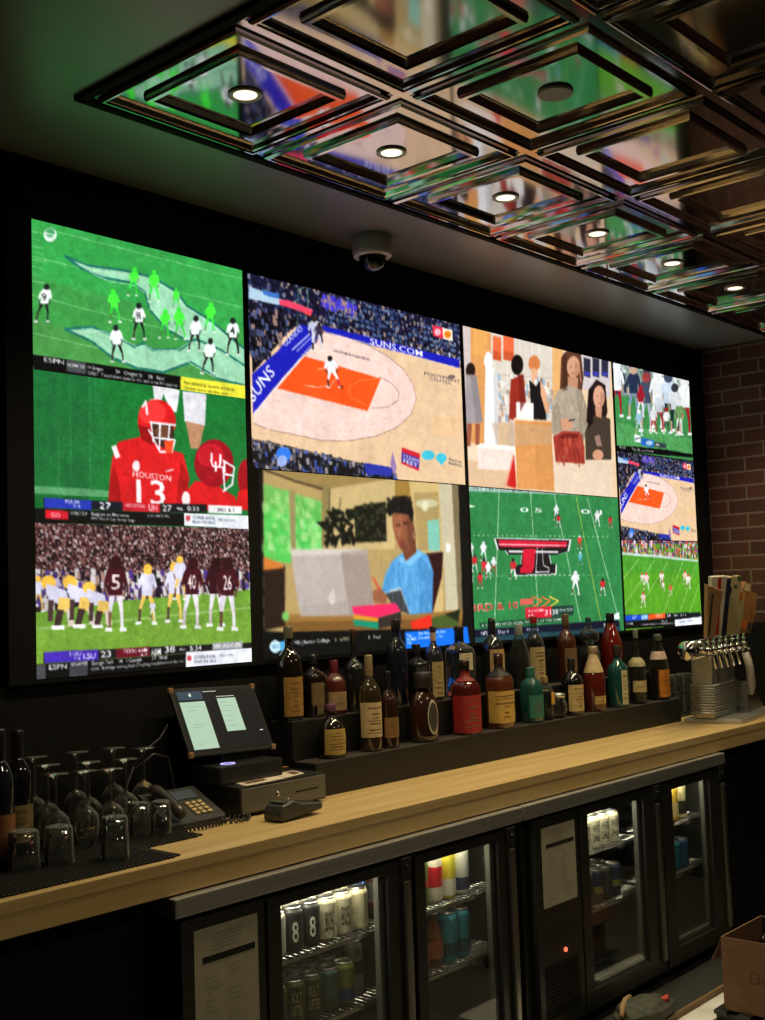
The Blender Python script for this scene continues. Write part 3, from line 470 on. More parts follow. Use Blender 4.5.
def pic_red_raiders():
    zm = (ZT+ZB)/2-.014
    s = Pic(LX[2]+.012, LX[3]-.008, ZB, zm-.004, 480, (44, 126, 68)).F(450, 460, 2.942); s.mw = .78
    s.dots([(45, 80), (480, 100), (495, 490), (55, 510)], 1500, [(34, 118, 56), (60, 150, 84), (46, 138, 70)], 2, 5, .5, .5); s.fill([(45, 65), (480, 92), (480, 108), (45, 92)], (150, 180, 170)); s.dots([(45, 66), (480, 94), (480, 104), (45, 84)], 220, [(40, 50, 60), (220, 226, 226), (120, 60, 60), (90, 110, 110)], 3, 6)
    w = (206, 226, 206)
    for a, b in [((144, 92), (130, 500)), ((236, 98), (262, 500)), ((306, 104), (386, 490)), ((403, 112), (496, 472))]: s.line([a, b], 3.4, w)
    s.line([(370, 110), (444, 482)], 3.4, (206, 206, 70))
    for y0, y1 in ((222, 226), (342, 338)):
        for x in range(54, 470, 14): s.line([(x, y0+(y1-y0)*(x-54)/416), (x+4, y0+(y1-y0)*(x-54)/416)], 3, w)
    s.text('0 5', (206, 153), (270, 155), 13, Wt); s.text('0 1', (384, 158), (446, 161), 13, Wt); s.fill([(52, 130), (76, 137), (52, 143)], w)
    o = [(128, 230), (356, 234), (350, 268), (318, 278), (292, 278), (298, 306), (314, 308), (312, 337), (188, 341), (188, 314), (206, 308), (210, 278), (168, 278), (160, 266), (138, 264)]
    s.fill(o, (230, 226, 226)); c = np.mean(o, 0); s.fill([tuple(np.array(q)*.95+c*.05) for q in o], (24, 20, 24))
    s.fill([(142, 236), (344, 240), (340, 258), (146, 256)], (206, 24, 50)); s.fill([(172, 266), (318, 268), (316, 274), (172, 272)], (230, 226, 226)); s.fill([(214, 262), (252, 262), (246, 318), (240, 332), (206, 333), (206, 318), (212, 314)], (206, 24, 50)); s.line([(256, 258), (252, 330)], 4, (230, 226, 226)); s.line([(270, 262), (274, 310), (290, 318), (290, 328), (250, 330)], 4, (230, 226, 226)); s.line([(142, 248), (344, 252)], 3, (230, 226, 226))
    W1, R1 = (226, 230, 232), (196, 40, 48)
    for cx, y0, y1, j, p in [(312, 132, 178, W1, W1), (318, 160, 198, R1, W1), (432, 148, 196, W1, W1), (470, 165, 200, R1, R1), (380, 222, 262, (230, 60, 50), R1), (382, 270, 308, (90, 180, 200), (90, 160, 190)), (185, 290, 350, R1, W1), (368, 326, 396, W1, W1), (448, 348, 398, R1, W1), (62, 244, 290, W1, W1), (98, 240, 296, W1, W1), (72, 278, 330, R1, W1), (100, 290, 345, R1, R1), (128, 285, 335, W1, R1), (60, 310, 360, W1, W1), (88, 330, 378, R1, R1), (112, 300, 350, W1, W1)]: s.man(cx, y0, y1, j, p, (30, 30, 34) if j == R1 else (220, 220, 226), spread=1.2)
    s.text('3RD & 10', (64, 446), (200, 436), 22, (250, 214, 200)); s.text('3RD & 10', (66, 445), (199, 435), 19, (206, 50, 50)); s.fill([(206, 428), (244, 424), (244, 406), (206, 408)], (206, 90, 80))
    for x in (244, 268, 292): s.line([(x, 402), (x+26, 414), (x, 432)], 6, (230, 110, 50) if x < 290 else (226, 196, 60))
    s.fill([(220, 434), (298, 430), (298, 462), (222, 466)], (206, 28, 50)); s.fill([(298, 430), (362, 427), (362, 455), (298, 460)], (26, 60, 50)); s.text('OKLAHOMA', (228, 448), (276, 445), 9, Wt); s.text('31', (278, 456), (296, 455), 16, Wt); s.text('38', (300, 455), (318, 453), 16, Wt); s.text('TEXAS TECH', (320, 446), (358, 443), 8, Wt); s.text('6-5', (230, 460), (244, 459), 7, Wt)
    s.fill([(86, 478), (340, 458), (340, 474), (88, 494)], (20, 66, 40)); s.text('A 32 YARD FIELD GOAL WOULD TIE THE GAME', (92, 491), (330, 472), 9, (226, 236, 226)); s.fill([(450, 470), (496, 446), (498, 468)], (226, 236, 236))
    s.fill([(50, 500), (300, 482), (496, 470), (500, 500), (54, 532)], (12, 18, 40)); s.fill([(54, 522), (500, 490), (500, 505), (54, 540)], (28, 62, 70)); s.text('NFL', (90, 515), (112, 513), 11, Wt); s.text('Day 6', (142, 511), (172, 508), 11, Wt); s.text('NCAA', (452, 492), (478, 489), 12, Wt); s.text('FINAL', (226, 504), (262, 501), 10, (200, 206, 220))
    return s.grain(3)
def pic_sideline():
    s = Pic(LX[3]+.012, LX[4], ZT-TH, ZT-.004, 420, (58, 132, 70)).F(580, 340, 5.464); s.mw = .62
    s.fill([(150, 90), (610, 190), (610, 330), (160, 300)], (120, 140, 130)); s.dots([(155, 100), (605, 195), (605, 300), (160, 280)], 220, [(200, 206, 206), (40, 50, 70), (150, 170, 160), (90, 110, 100), (226, 226, 226)], 12, 26, 1.8); s.fill([(170, 440), (300, 470), (610, 540), (610, 640), (176, 580)], (76, 150, 84)); s.dots([(170, 400), (610, 520), (610, 625), (176, 570)], 300, [(50, 116, 58), (96, 170, 100)], 8, 18, .6, .4)
    W1, N1, R1, B1 = (224, 226, 228), (34, 44, 70), (150, 28, 40), (130, 160, 200)
    for cx, y0, y1, j, p, h, sp in [(200, 120, 420, W1, R1, W1, .6), (290, 140, 430, N1, (120, 140, 170), (180, 150, 130), .5), (360, 180, 500, (60, 70, 90), (160, 168, 186), (150, 60, 60), .6), (420, 160, 480, W1, W1, W1, .5), (480, 180, 500, (190, 206, 220), (40, 50, 60), (60, 70, 90), .5), (570, 205, 520, W1, R1, W1, .7), (330, 250, 420, R1, W1, R1, .8), (430, 280, 500, (200, 206, 214), R1, W1, 1), (515, 240, 510, (206, 210, 214), (30, 40, 50), (50, 50, 60), .4), (320, 380, 520, (150, 190, 210), (190, 210, 220), W1, 1.4), (400, 360, 510, W1, (160, 40, 50), W1, 1), (470, 370, 510, W1, (50, 50, 60), R1, 1), (540, 330, 520, (110, 150, 90), (200, 206, 206), W1, .5)]: s.man(cx, y0, y1, j, p, h, (190, 150, 126), spread=sp)
    s.fill([(296, 515), (330, 520), (330, 560), (296, 552)], (220, 226, 230)); s.line([(298, 540), (330, 530)], 8, (40, 44, 60)); s.fill([(332, 530), (402, 545), (400, 585), (332, 572)], (36, 100, 190)); s.ell(376, 560, 18, 14, (170, 200, 230)); s.fill([(404, 552), (468, 565), (468, 590), (404, 580)], (50, 60, 66)); s.text('48', (410, 576), (430, 580), 16, Wt)
    s.fill([(172, 572), (300, 580), (470, 596), (612, 622), (612, 640), (172, 600)], Bk); s.text('NCAAF', (215, 588), (250, 592), 12, Wt); s.text('Top 25 scoreboard', (282, 598), (396, 612), 12, Wt)
    return s.grain(3)
def pic_orange_game():
    s = Pic(LX[3]+.012, LX[4], ZB, ZT-2*TH, 420, (86, 158, 36)).F(590, 540, 5.885); s.mw = .75
    s.rect(150, -60, 660, 20, (50, 40, 70)); s.dots([(160, -60), (645, -40), (640, 110), (165, 80)], 900, [(200, 60, 60), (226, 220, 226), (70, 50, 130), (230, 120, 60), (40, 36, 60), (150, 140, 190)], 5, 11, 1.8)
    s.fill([(165, 72), (400, 90), (632, 118), (632, 132), (400, 104), (165, 88)], (190, 210, 206)); s.fill([(165, 84), (632, 128), (650, 425), (180, 440)], (84, 156, 36)); s.fill([(165, 84), (632, 128), (632, 200), (165, 190)], (66, 146, 50), .6); s.dots([(165, 90), (632, 130), (645, 420), (180, 435)], 700, [(76, 146, 30), (106, 172, 56)], 4, 9, .5, .4)
    for a, b in [((285, 115), (168, 262)), ((378, 118), (190, 400)), ((458, 124), (318, 350)), ((545, 128), (430, 425)), ((626, 135), (520, 440)), ((640, 260), (580, 430))]: s.line([a, b], 5, (196, 220, 150))
    W1, O1 = (236, 226, 220), (220, 100, 70)
    for cx, y0, y1, j in [(305, 195, 260, W1), (330, 190, 290, (226, 190, 190)), (420, 185, 270, W1), (428, 240, 300, W1), (472, 262, 325, O1), (556, 180, 260, (230, 190, 170)), (575, 200, 285, W1), (312, 305, 395, (226, 200, 196))]: s.man(cx, y0, y1, j, (230, 226, 226), (200, 60, 60), (150, 90, 80), spread=1.2)
    s.text('- - - -', (455, 235), (540, 240), 10, W1)
    s.fill([(190, 440), (645, 422), (652, 450), (192, 480)], (20, 24, 30)); s.fill([(200, 442), (300, 438), (300, 468), (202, 474)], (20, 70, 190)); s.fill([(300, 438), (340, 436), (340, 466), (300, 468)], (120, 170, 220)); s.fill([(342, 436), (440, 428), (440, 458), (342, 466)], (236, 84, 30)); s.text('UF', (250, 462), (276, 460), 16, Wt); s.text('17', (308, 462), (332, 460), 16, Wt); s.text('OSU', (385, 452), (420, 449), 16, Wt); s.text('24', (450, 452), (472, 450), 20, Wt); s.text('4th  2:11', (490, 448), (560, 443), 13, Wt)
    s.fill([(185, 480), (655, 448), (660, 500), (190, 520)], Bk); s.text('ESPN', (210, 498), (250, 496), 14, Wt); s.text('Scores and results from around the league', (300, 500), (495, 490), 11, Wt); s.text('Final', (420, 482), (450, 480), 11, Wt); s.fill([(496, 468), (654, 448), (658, 500), (500, 516)], (228, 232, 240)); s.text('cyber deal', (520, 486), (600, 476), 14, (90, 110, 150))
    return s.grain(3)
def screen_mesh(name, pic, parent, label, arr=None, step=.0032, y=-.0015):
    """one picture of the display: a fine grid of light emitting cells with the picture as its colour"""
    a = pic.a if arr is None else arr
    nx = max(int((pic.X1-pic.X0)/step), 8); nz = max(int((pic.Z1-pic.Z0)/step), 8)
    h, w = a.shape[:2]; s0 = max(w//nx, 1)
    xs = np.linspace(0, w-1, nx); zs = np.linspace(0, h-1, nz)
    p = np.pad(a, ((1, 1), (1, 1), (0, 0)), 'edge'); sm = sum(p[1+i:1+i+h, 1+j:1+j+w] for i in (-1, 0, 1) for j in (-1, 0, 1))/9
    c = sm[np.round(zs).astype(int)][:, np.round(xs).astype(int)].reshape(-1, 3)
    c = np.clip(c, 0, 255)/255.; c = np.where(c <= .04045, c/12.92, ((c+.055)/1.055)**2.4)
    X, Z = np.meshgrid(np.linspace(pic.X0, pic.X1, nx), np.linspace(pic.Z1, pic.Z0, nz))
    V = np.stack([X.ravel(), np.full(X.size, y), Z.ravel()], 1)
    i, j = np.meshgrid(np.arange(nz-1), np.arange(nx-1), indexing='ij'); k = (i*nx+j).ravel()
    Fc = np.stack([k, k+nx, k+nx+1, k+1], 1)
    me = bpy.data.meshes.new(name); me.vertices.add(len(V)); me.vertices.foreach_set('co', V.ravel()); me.loops.add(Fc.size); me.loops.foreach_set('vertex_index', Fc.ravel())
    me.polygons.add(len(Fc)); me.polygons.foreach_set('loop_start', np.arange(0, Fc.size, 4)); me.update(calc_edges=True); me.validate()
    at = me.color_attributes.new('picture', 'FLOAT_COLOR', 'POINT'); at.data.foreach_set('color', np.concatenate([c, np.ones((len(c), 1))], 1).astype(np.float32).ravel())
    me.materials.append(M['led']); o = bpy.data.objects.new(name, me); COL.objects.link(o); o.parent = parent; o['label'] = label; return o
def led_material():
    m, nt, b = new_mat('led_pixels'); L = nt.links.new
    at = node(nt, 'ShaderNodeAttribute', attribute_name='picture'); b.inputs['Base Color'].default_value = (.01, .01, .01, 1); b.inputs['Roughness'].default_value = .5; b.inputs['Specular IOR Level'].default_value = .2
    L(at.outputs['Color'], b.inputs['Emission Color']); b.inputs['Emission Strength'].default_value = LED_GAIN; return m
LED_GAIN = 1.25
M['led'] = led_material()
wall_disp = empty('video_wall', 'huge wall of bright LED screens behind the bar showing nine sports and advert pictures', 'video wall', (0, 0, 0))
MB().box(-.085, 4.12, 0, .05, ZB-.015, ZT+.02, 0, .004).build('bezel_panel', 'matte_black', wall_disp)
bk = pic_basketball()
for nm, pc, lb in [('screen', pic_green_team(), 'screen picture of green and white football players on a winged field'), ('screen', pic_red_team(), 'screen picture of a football player in a red number 13 jersey'), ('screen', pic_night_game(), 'screen picture of maroon and yellow football teams before a crowd'), ('screen', bk, 'large screen picture of an orange and tan basketball court'), ('screen', pic_laptop_woman(), 'screen picture of a woman in a blue shirt behind a silver laptop'), ('screen', pic_store(), 'screen picture of two women at a wooden shop counter'), ('screen', pic_red_raiders(), 'screen picture of a green football field with a red double T emblem'), ('screen', pic_sideline(), 'screen picture of a crowded football sideline'), ('screen', pic_orange_game(), 'screen picture of a bright green field with a blue and orange score strip')]:
    screen_mesh(nm, pc, wall_disp, lb)
class _R: pass
r = _R(); r.X0, r.X1, r.Z0, r.Z1 = LX[3]+.012, LX[4], ZT-2*TH+.004, ZT-TH-.004
screen_mesh('screen', r, wall_disp, 'small screen picture repeating the basketball court', bk.a)

# ------------------------------------------------------------------ the setting
CZ = 2.869; XR = 4.17; GX, GY, T = -.109, -.4385, .573
def brick_mat(name, ax):
    m, nt, b = new_mat(name); L = nt.links.new
    g = node(nt, 'ShaderNodeTexCoord'); sp = node(nt, 'ShaderNodeSeparateXYZ'); cb = node(nt, 'ShaderNodeCombineXYZ')
    L(g.outputs['Object'], sp.inputs[0]); L(sp.outputs[ax], cb.inputs['X']); L(sp.outputs['Z'], cb.inputs['Y'])
    br = node(nt, 'ShaderNodeTexBrick'); br.inputs['Scale'].default_value = 1.; br.inputs['Brick Width'].default_value = .215; br.inputs['Row Height'].default_value = .075; br.inputs['Mortar Size'].default_value = .006
    br.inputs['Color1'].default_value = (*lin(104, 62, 50), 1); br.inputs['Color2'].default_value = (*lin(82, 50, 42), 1); br.inputs['Mortar'].default_value = (*lin(136, 116, 104), 1)
    L(cb.outputs[0], br.inputs['Vector'])
    nz = node(nt, 'ShaderNodeTexNoise'); nz.inputs['Scale'].default_value = 60; L(cb.outputs[0], nz.inputs['Vector'])
    mx = node(nt, 'ShaderNodeMix', data_type='RGBA', blend_type='MULTIPLY'); mx.inputs[0].default_value = .5
    L(br.outputs['Color'], mx.inputs[6]); L(nz.outputs['Color'], mx.inputs[7]); L(mx.outputs[2], b.inputs['Base Color']); b.inputs['Roughness'].default_value = .85
    bp = node(nt, 'ShaderNodeBump'); bp.invert = True; bp.inputs['Distance'].default_value = .006; bp.inputs['Strength'].default_value = .7; L(br.outputs['Fac'], bp.inputs['Height']); L(bp.outputs[0], b.inputs['Normal'])
    return m
M['brick_x'] = brick_mat('brick_back', 'X'); M['brick_y'] = brick_mat('brick_side', 'Y')
M['floor'] = noisy('pale_floor', lin(86, 82, 76), lin(104, 100, 92), (7, 7, 7), .5, 0, 6)
S = lambda o: tag(o, kind='structure')
S(MB().box(-2.6, XR+.15, .06, .3, 0, CZ+.1).build('wall_back', 'brick_x'))
S(MB().box(XR, XR+.15, -4.6, .06, 0, CZ+.1).build('wall_right', 'brick_y'))
S(MB().box(-2.75, -2.6, -4.6, .3, 0, CZ+.1).build('wall_left', 'black'))
S(MB().box(-2.75, XR+.15, -4.75, -4.6, 0, CZ+.1).build('wall_front', 'black'))
S(MB().box(-2.75, XR+.15, -4.75, .3, -.1, 0).build('floor', 'floor'))
S(MB().box(XR-.02, XR, -2.6, -.01, .0, 1.37, 0, .002).build('trim_wainscot', 'matte_black'))
S(MB().box(4.125, XR, .0, .06, 0, CZ).box(-.12, 4.125, .02, .06, ZT+.025, CZ).box(-.12, 4.125, .02, .06, .95, ZB-.016).build('trim_black_surround', 'matte_black'))
S(MB().box(-.02, 3.4, -.745, -.03, 0, .022, 0).box(-.02, 3.4, -.755, -.745, 0, .024, 1).build('trim_plinth', ['rubber', 'oak']))
# plain painted part of the ceiling: a slab with an opening for the coffered field
GR = 4; gy0 = GY-GR*T
m = MB()
m.box(-2.75, GX, -4.75, .3, CZ, CZ+.08).box(GX, XR+.15, GY, .3, CZ, CZ+.08).box(GX, XR+.15, -4.75, gy0, CZ, CZ+.08).box(GX, XR+.15, gy0, GY, CZ+.075, CZ+.09)
S(m.build('ceiling', 'soffit'))
# border moulding round the coffered field
m = MB(); b_ = .024
m.box(GX-b_, XR, GY-.004, GY+b_, CZ-.012, CZ+.02, 0, .004).box(GX-b_, GX+.004, gy0, GY+b_, CZ-.012, CZ+.02, 0, .004)
S(m.build('trim_ceiling_border', mat('border_black', (.005, .005, .005), .8, spec=.1)))
# a coffered panel: square rings that step up to a flat centre
PROF = [(0, 0), (.014, 0), (.015, .003), (.019, .003), (.021, -.008), (.028, -.013), (.033, -.013), (.035, -.008), (.039, -.006), (.046, .005), (.102, .005), (.104, -.007), (.108, -.011), (.120, -.011), (.124, -.004), (.133, .007)]
def coffer(wx, wy, s_=1.):
    mb = MB(); vs = []; fs = []
    for d, h in PROF:
        d *= s_
        vs += [(d, -d, h), (wx-d, -d, h), (wx-d, -wy+d, h), (d, -wy+d, h)]
    n = len(PROF)
    for i in range(n-1):
        for k in range(4):
            k2 = (k+1) % 4; fs.append((i*4+k, i*4+k2, (i+1)*4+k2, (i+1)*4+k))
    fs.append(tuple((n-1)*4+k for k in range(4)))
    return mb.add(vs, fs)
ordn = ['first', 'second', 'third', 'fourth', 'fifth', 'sixth', 'seventh', 'eighth', 'ninth', 'tenth', 'eleventh', 'twelfth', 'thirteenth', 'fourteenth']
rown = ['row nearest the screens', 'second row out from the screens', 'third row out from the screens', 'fourth row out from the screens']
proto = coffer(T, T).build('ceiling_panel', 'tile', recalc=False)
cut = coffer(XR-7*T-GX-.001, T, .8).build('ceiling_panel', 'tile', recalc=False)
first = {}
for r in range(GR):
    for c in range(8):
        src = cut if c == 7 else proto
        pj = []
        for q in ((0, 0), (1, 0), (1, 1), (0, 1)):
            dv = (np.array([GX+(c+q[0])*T, GY-(r+q[1])*T, CZ])-CAM) @ CR; pj.append((382.5+FPX*dv[0]/dv[1], 510-FPX*dv[2]/dv[1], dv[1]))
        if min(p_[2] for p_ in pj) < .2 or max(p_[1] for p_ in pj) < 0 or min(p_[0] for p_ in pj) > 765: continue   # outside the photograph
        o = src if src.name not in first else src.copy()
        if src.name in first: COL.objects.link(o)
        first[src.name] = 1
        o.location = (GX+c*T, GY-r*T, CZ-.004)
        tag(o, 'glossy black coffered ceiling panel, %s from the left in the %s' % (ordn[c], rown[r]), 'ceiling panel', 'coffered ceiling panels')
# recessed lamps in the panels
M['lamp'] = mat('lamp_glow', (1, .9, .7), .5, emit=(1., .90, .60), estr=1.7)
M['lamp_off'] = mat('lamp_grille', (.42, .42, .40), .6)
M['lamp_ring'] = mat('lamp_ring', (.55, .54, .5), .35)
PZ = CZ-.004+.007
def downlight(x, y, on, label):
    t = empty('recessed_downlight', label, 'ceiling light', (x, y, PZ), group='recessed lights in the coffered ceiling')
    MB().lathe([(.043, 0), (.045, -.004), (.042, -.006), (.032, -.004), (.030, .0)], 28, caps=False).build('trim_ring', 'lamp_ring', t)
    if on: MB().lathe([(.0005, -.003), (.031, -.003)], 24, caps=False, smooth=False).build('lens', 'lamp', t)
    else: MB().lathe([(.0005, -.008), (.044, -.0085), (.047, -.003)], 24, caps=False, smooth=False).build('grille', 'lamp_off', t)
    return t
def spot(x, y, e, size=115, blend=.7, name='downlight_beam', z=None):
    l = bpy.data.lights.new(name, 'SPOT'); l.energy = e; l.color = (1., .83, .50); l.spot_size = math.radians(size); l.spot_blend = blend; l.shadow_soft_size = .04
    o = bpy.data.objects.new(name, l); COL.objects.link(o); o.location = (x, y, (PZ if z is None else z)-.02); return o
for k in range(7):
    x = GX+(k+.5)*T; downlight(x, GY-.5*T, True, 'lit round recessed light in the ceiling row nearest the screens, %s from the left' % ordn[k]); spot(x, GY-.5*T, E_SPOT)
downlight(GX+1.5*T, GY-1.5*T, False, 'unlit round grey recessed disc in the second ceiling panel row')
# security camera
cam = empty('dome_camera', 'white security dome camera hanging from the dark ceiling above the screens', 'security camera', (1.308, -.141, CZ))
MB().lathe([(.071, 0), (.073, -.004), (.073, -.058), (.068, -.066), (.05, -.068)], 32).build('housing', mat('camera_grey', (.38, .38, .38), .45), cam)
MB().lathe([(.069, -.062), (.0705, -.070), (.066, -.075), (.052, -.075), (.05, -.070)], 32, caps=False).build('rim', 'white', cam)
MB().lathe([(.051, -.072)]+[(.051*math.cos(a), -.075-.052*math.sin(a)) for a in np.linspace(.0, PI/2, 10)][:-1]+[(.0008, -.127)], 28, caps=False).build('dome', 'smoke', cam)
eye = MB().lathe([(.0008, -.112)]+[(.036*math.sin(a), -.076-.036*math.cos(a)) for a in np.linspace(.15, PI/2, 8)], 20, caps=False).build('lens_ball', mat('lens_ball', (.04, .04, .045), .25), cam)
MB().lathe([(.016, 0), (.018, .004), (.012, .008), (.001, .006)], 18, M4=Matrix.Translation((-.018, -.024, -.096)) @ Matrix.Rotation(math.radians(118), 4, Vector((1, -.7, 0)).normalized())).build('lens', 'chrome', eye)

# ------------------------------------------------------------------ counter, riser
CT = .932
ctr = empty('bar_counter', 'long pale maple back bar counter running under the screens', 'counter', (0, 0, CT))
MB().box(-2.4, XR-.021, -.55, .018, -.03, 0, 0, .002).build('worktop', 'wood', ctr)
MB().box(-2.4, XR-.021, -.549, -.515, -.082, -.03, 0, .0015).build('apron', 'wood', ctr)
MB().box(-2.4, -.02, -.5, .0, -CT, -.03).build('base_panel', 'matte_black', ctr); MB().box(3.16, XR-.021, -.5, .0, -CT, -.03).build('base_panel', 'matte_black', ctr)
rz = empty('bottle_riser', 'black two step bottle riser standing on the counter under the screens', 'riser', (0, 0, CT))
MB().box(.875, 3.325, -.21, -.108, 0, .108, 0, .002).build('front_step', mat('riser_black', (.010, .010, .009), .5), rz); MB().box(.875, 3.325, -.107, -.004, 0, .236, 0, .002).build('back_step', mat('riser_black', (.010, .010, .009), .5), rz)
M['riser_top'] = noisy('riser_tread', (.05, .04, .036), (.09, .075, .066), (3, 20, 20), .35)
MB().box(.88, 3.322, -.208, -.11, .108, .1095).build('tread', 'riser_top', rz); MB().box(.88, 3.322, -.106, -.006, .236, .2375).build('tread', 'riser_top', rz)
S1, S2 = CT+.1096, CT+.2376
# ------------------------------------------------------------------ bottles
def glass_of(col, dark=False, rough=.06):
    k = 'bottle_%d_%d_%d_%d' % (*[int(c*99) for c in col], dark)
    if k not in M:
        if dark: M[k] = mat('bottle_glass', col, rough, spec=.6, coat=.6)
        else: M[k] = rim_lit_glass('clear_bottle_glass', col, .3)
    return M[k]
def label_mat(col):
    k = 'label_%d_%d_%d' % col
    if k not in M: M[k] = noisy('bottle_label', lin(*[int(c*.86) for c in col]), lin(*col), (60, 60, 60), .6)
    return M[k]
KIND = {  # profile: radius share, height share (of the glass up to the neck top)
 'round': [(.86, 0), (.97, .012), (1, .03), (1, .56), (.97, .62), (.84, .68), (.55, .735), (.36, .77), (.3, .80), (.28, .95), (.33, .955), (.33, 1)],
 'wine': [(.9, 0), (1, .02), (1, .58), (.96, .64), (.78, .71), (.5, .765), (.38, .80), (.36, .95), (.4, .955), (.4, 1)],
 'square': [(.93, 0), (1, .015), (1, .60), (.98, .66), (.86, .70), (.5, .745), (.33, .78), (.29, .82), (.28, .95), (.34, .955), (.34, 1)],
 'long': [(.9, 0), (1, .02), (1, .50), (.94, .555), (.62, .6), (.3, .64), (.25, .68), (.23, .96), (.28, .965), (.28, 1)],
 'squat': [(.8, 0), (.95, .02), (1, .1), (1, .42), (.96, .55), (.78, .66), (.5, .73), (.34, .77), (.3, .82), (.3, .94), (.36, .945), (.36, 1)],
 'slope': [(.92, 0), (1, .015), (1, .48), (.95, .56), (.78, .66), (.55, .77), (.4, .84), (.33, .9), (.31, .955), (.36, .96), (.36, 1)],
 'flask': [(.9, 0), (1, .02), (1, .62), (.95, .70), (.78, .76), (.5, .80), (.36, .83), (.34, .95), (.4, .955), (.4, 1)],
 'bulb': [(.9, 0), (1, .02), (1, .40), (.9, .47), (.55, .52), (.42, .55), (.44, .58), (.9, .62), (1.0, .68), (.95, .74), (.6, .80), (.3, .84), (.26, .9), (.26, 1)],
}
def bottle(label, u, vtop, w, row, kind, col, dark=True, cap=((.02, .02, .02), .17), lab=None, lcol=(200, 180, 140), span=115, sq=2., sy=1., liquid=None, neck=None, neck_col=None, base=None, Y=None, yaw=0., word=None, wcol='label_ink', group='bottles on the riser under the screens', art=None, capr=1.08):
    """bottle whose axis stands at height vtop above the riser step; lab = (lower, upper) share of height"""
    yc = {1: -.158, 2: -.056, 0: Y}[row]; zb = {1: S1, 2: S2, 0: CT+.006}[row] if base is None else base
    if Y is not None: yc = Y
    P = onY(u, vtop, yc); h = P[2]-zb; X = onY(u, (vtop+510)/2+100, yc)[0]; rr = w*depth((X, yc, zb))/FPX/2
    if row == 1: sy = min(sy, .046/rr)   # keeps deep bottles on the tread
    Pf = KIND[kind]; ch, cfrac = h*cap[1], cap[1]
    t = empty('bottle', label, 'bottle', (X, yc, zb), yaw, group)
    gm = glass_of(col, dark); seg = 32 if sq > 2.2 else 24
    MB().lathe([(r*rr, z*h*.985) for r, z in Pf], seg, sq=sq, sy=sy).build('body', gm, t)
    nr = Pf[-1][0]*rr*capr
    MB().lathe([(nr, h*(1-cfrac)), (nr*1.02, h*(1-cfrac)+.001), (nr, h*.985), (nr*.9, h), (nr*.3, h+.0006)], 18).build('cap', mat('bottle_cap', cap[0], .35, .2), t)
    def rad(z):
        for (r0, z0), (r1, z1) in zip(Pf[:-1], Pf[1:]):
            if z0 <= z <= z1: return rr*(r0+(r1-r0)*(z-z0)/(z1-z0+1e-9))
        return rr
    def wrap(z0, z1, sp, name, mm, n=6, off=.0009, ctr=-PI/2-.3):
        mb = MB(); vs = []; fs = []; ns = 16
        for i in range(n+1):
            z = z0+(z1-z0)*i/n; r = rad(z/h)+off
            for j in range(ns+1):
                a = ctr+math.radians(sp)*(j/ns-.5); ca, sa = math.cos(a), math.sin(a); q = (abs(ca)**sq+abs(sa)**sq)**(-1/sq); vs.append((r*q*ca, r*q*sa*sy, z))
        for i in range(n):
            for j in range(ns): k = i*(ns+1)+j; fs.append((k, k+1, k+ns+2, k+ns+1))
        return mb.add(vs, fs, 0, True)
    if lab:
        z0, z1 = lab[0]*h, lab[1]*h; mb = wrap(z0, z1, span, 'label', None)
        r_ = random.Random(label)
        # printed lines on the label
        if not word:
            zz = z1-(z1-z0)*.14
            while zz > z0+(z1-z0)*.12:
                hw = (.15+.6*r_.random())*math.radians(span)*.42; th = (z1-z0)*(.015+.035*r_.random())
                a0, a1 = -PI/2-.3-hw, -PI/2-.3+hw; n = 8; vs = []; fs = []
                for j in range(n+1):
                    a = a0+(a1-a0)*j/n; ca, sa = math.cos(a), math.sin(a); q = (abs(ca)**sq+abs(sa)**sq)**(-1/sq); r = rad(zz/h)+.0016
                    vs += [(r*q*ca, r*q*sa*sy, zz), (r*q*ca, r*q*sa*sy, zz-th)]
                for j in range(n): fs.append((2*j, 2*j+2, 2*j+3, 2*j+1))
                mb.add(vs, fs, 1); zz -= th+(z1-z0)*(.05+.1*r_.random())
        lo = mb.build('label', [label_mat(lcol), wcol], t)
        if word:
            tb = MB(); nl = len(word)
            for i, wd in enumerate(word):
                zt = z0+(z1-z0)*(1-(i+.85)/nl); hh = (z1-z0)/nl*.52; V, TT, W = text_tris(wd); sp2 = math.radians(span)*.8*min(1, .35+.1*len(wd))
                vs = []
                for x, yv in V:
                    a = -PI/2-.3+sp2*(x/W-.5); ca, sa = math.cos(a), math.sin(a); q = (abs(ca)**sq+abs(sa)**sq)**(-1/sq); r = rad(zt/h)+.0017; vs.append((r*q*ca, r*q*sa*sy, zt+yv*hh))
                tb.add(vs, [tuple(k) for k in TT])
            tb.build('lettering', wcol, lo)
    if neck:
        wrap(neck[0]*h, neck[1]*h, 350, 'neck_label', None, 5, .0011).build('neck_label', label_mat(neck_col or lcol), t)
    if liquid:
        lc, lv = liquid; MB().lathe([(max(rad(z)-.004, .003), z*h+.003) for z in np.linspace(.01, lv, 12)], 20, sq=sq, sy=sy).build('liquid', mat('spirit', lc, .15, spec=.3), t)
    if art:
        art(t, h, rr, rad)
    return t
def oval(t, h, rr, rad):
    mb = MB(); n = 32
    for k0, k1, mi in ((1.0, .84, 0), (.84, .0, 1)):
        vs = []; fs = []
        for i in range(n):
            a = 2*PI*i/n
            for k in (k0, k1):
                ang = -PI/2-.1+.42*k*math.cos(a); z = h*.36+h*.25*k*math.sin(a); r = rad(z/h)+.0022; vs.append((r*math.cos(ang), r*math.sin(ang)*.8, z))
        for i in range(n): j = (i+1) % n; fs.append((2*i, 2*j, 2*j+1, 2*i+1))
        mb.add(vs, fs, mi)
    mb.build('label', [label_mat((176, 168, 146)), label_mat((60, 60, 56))], t)
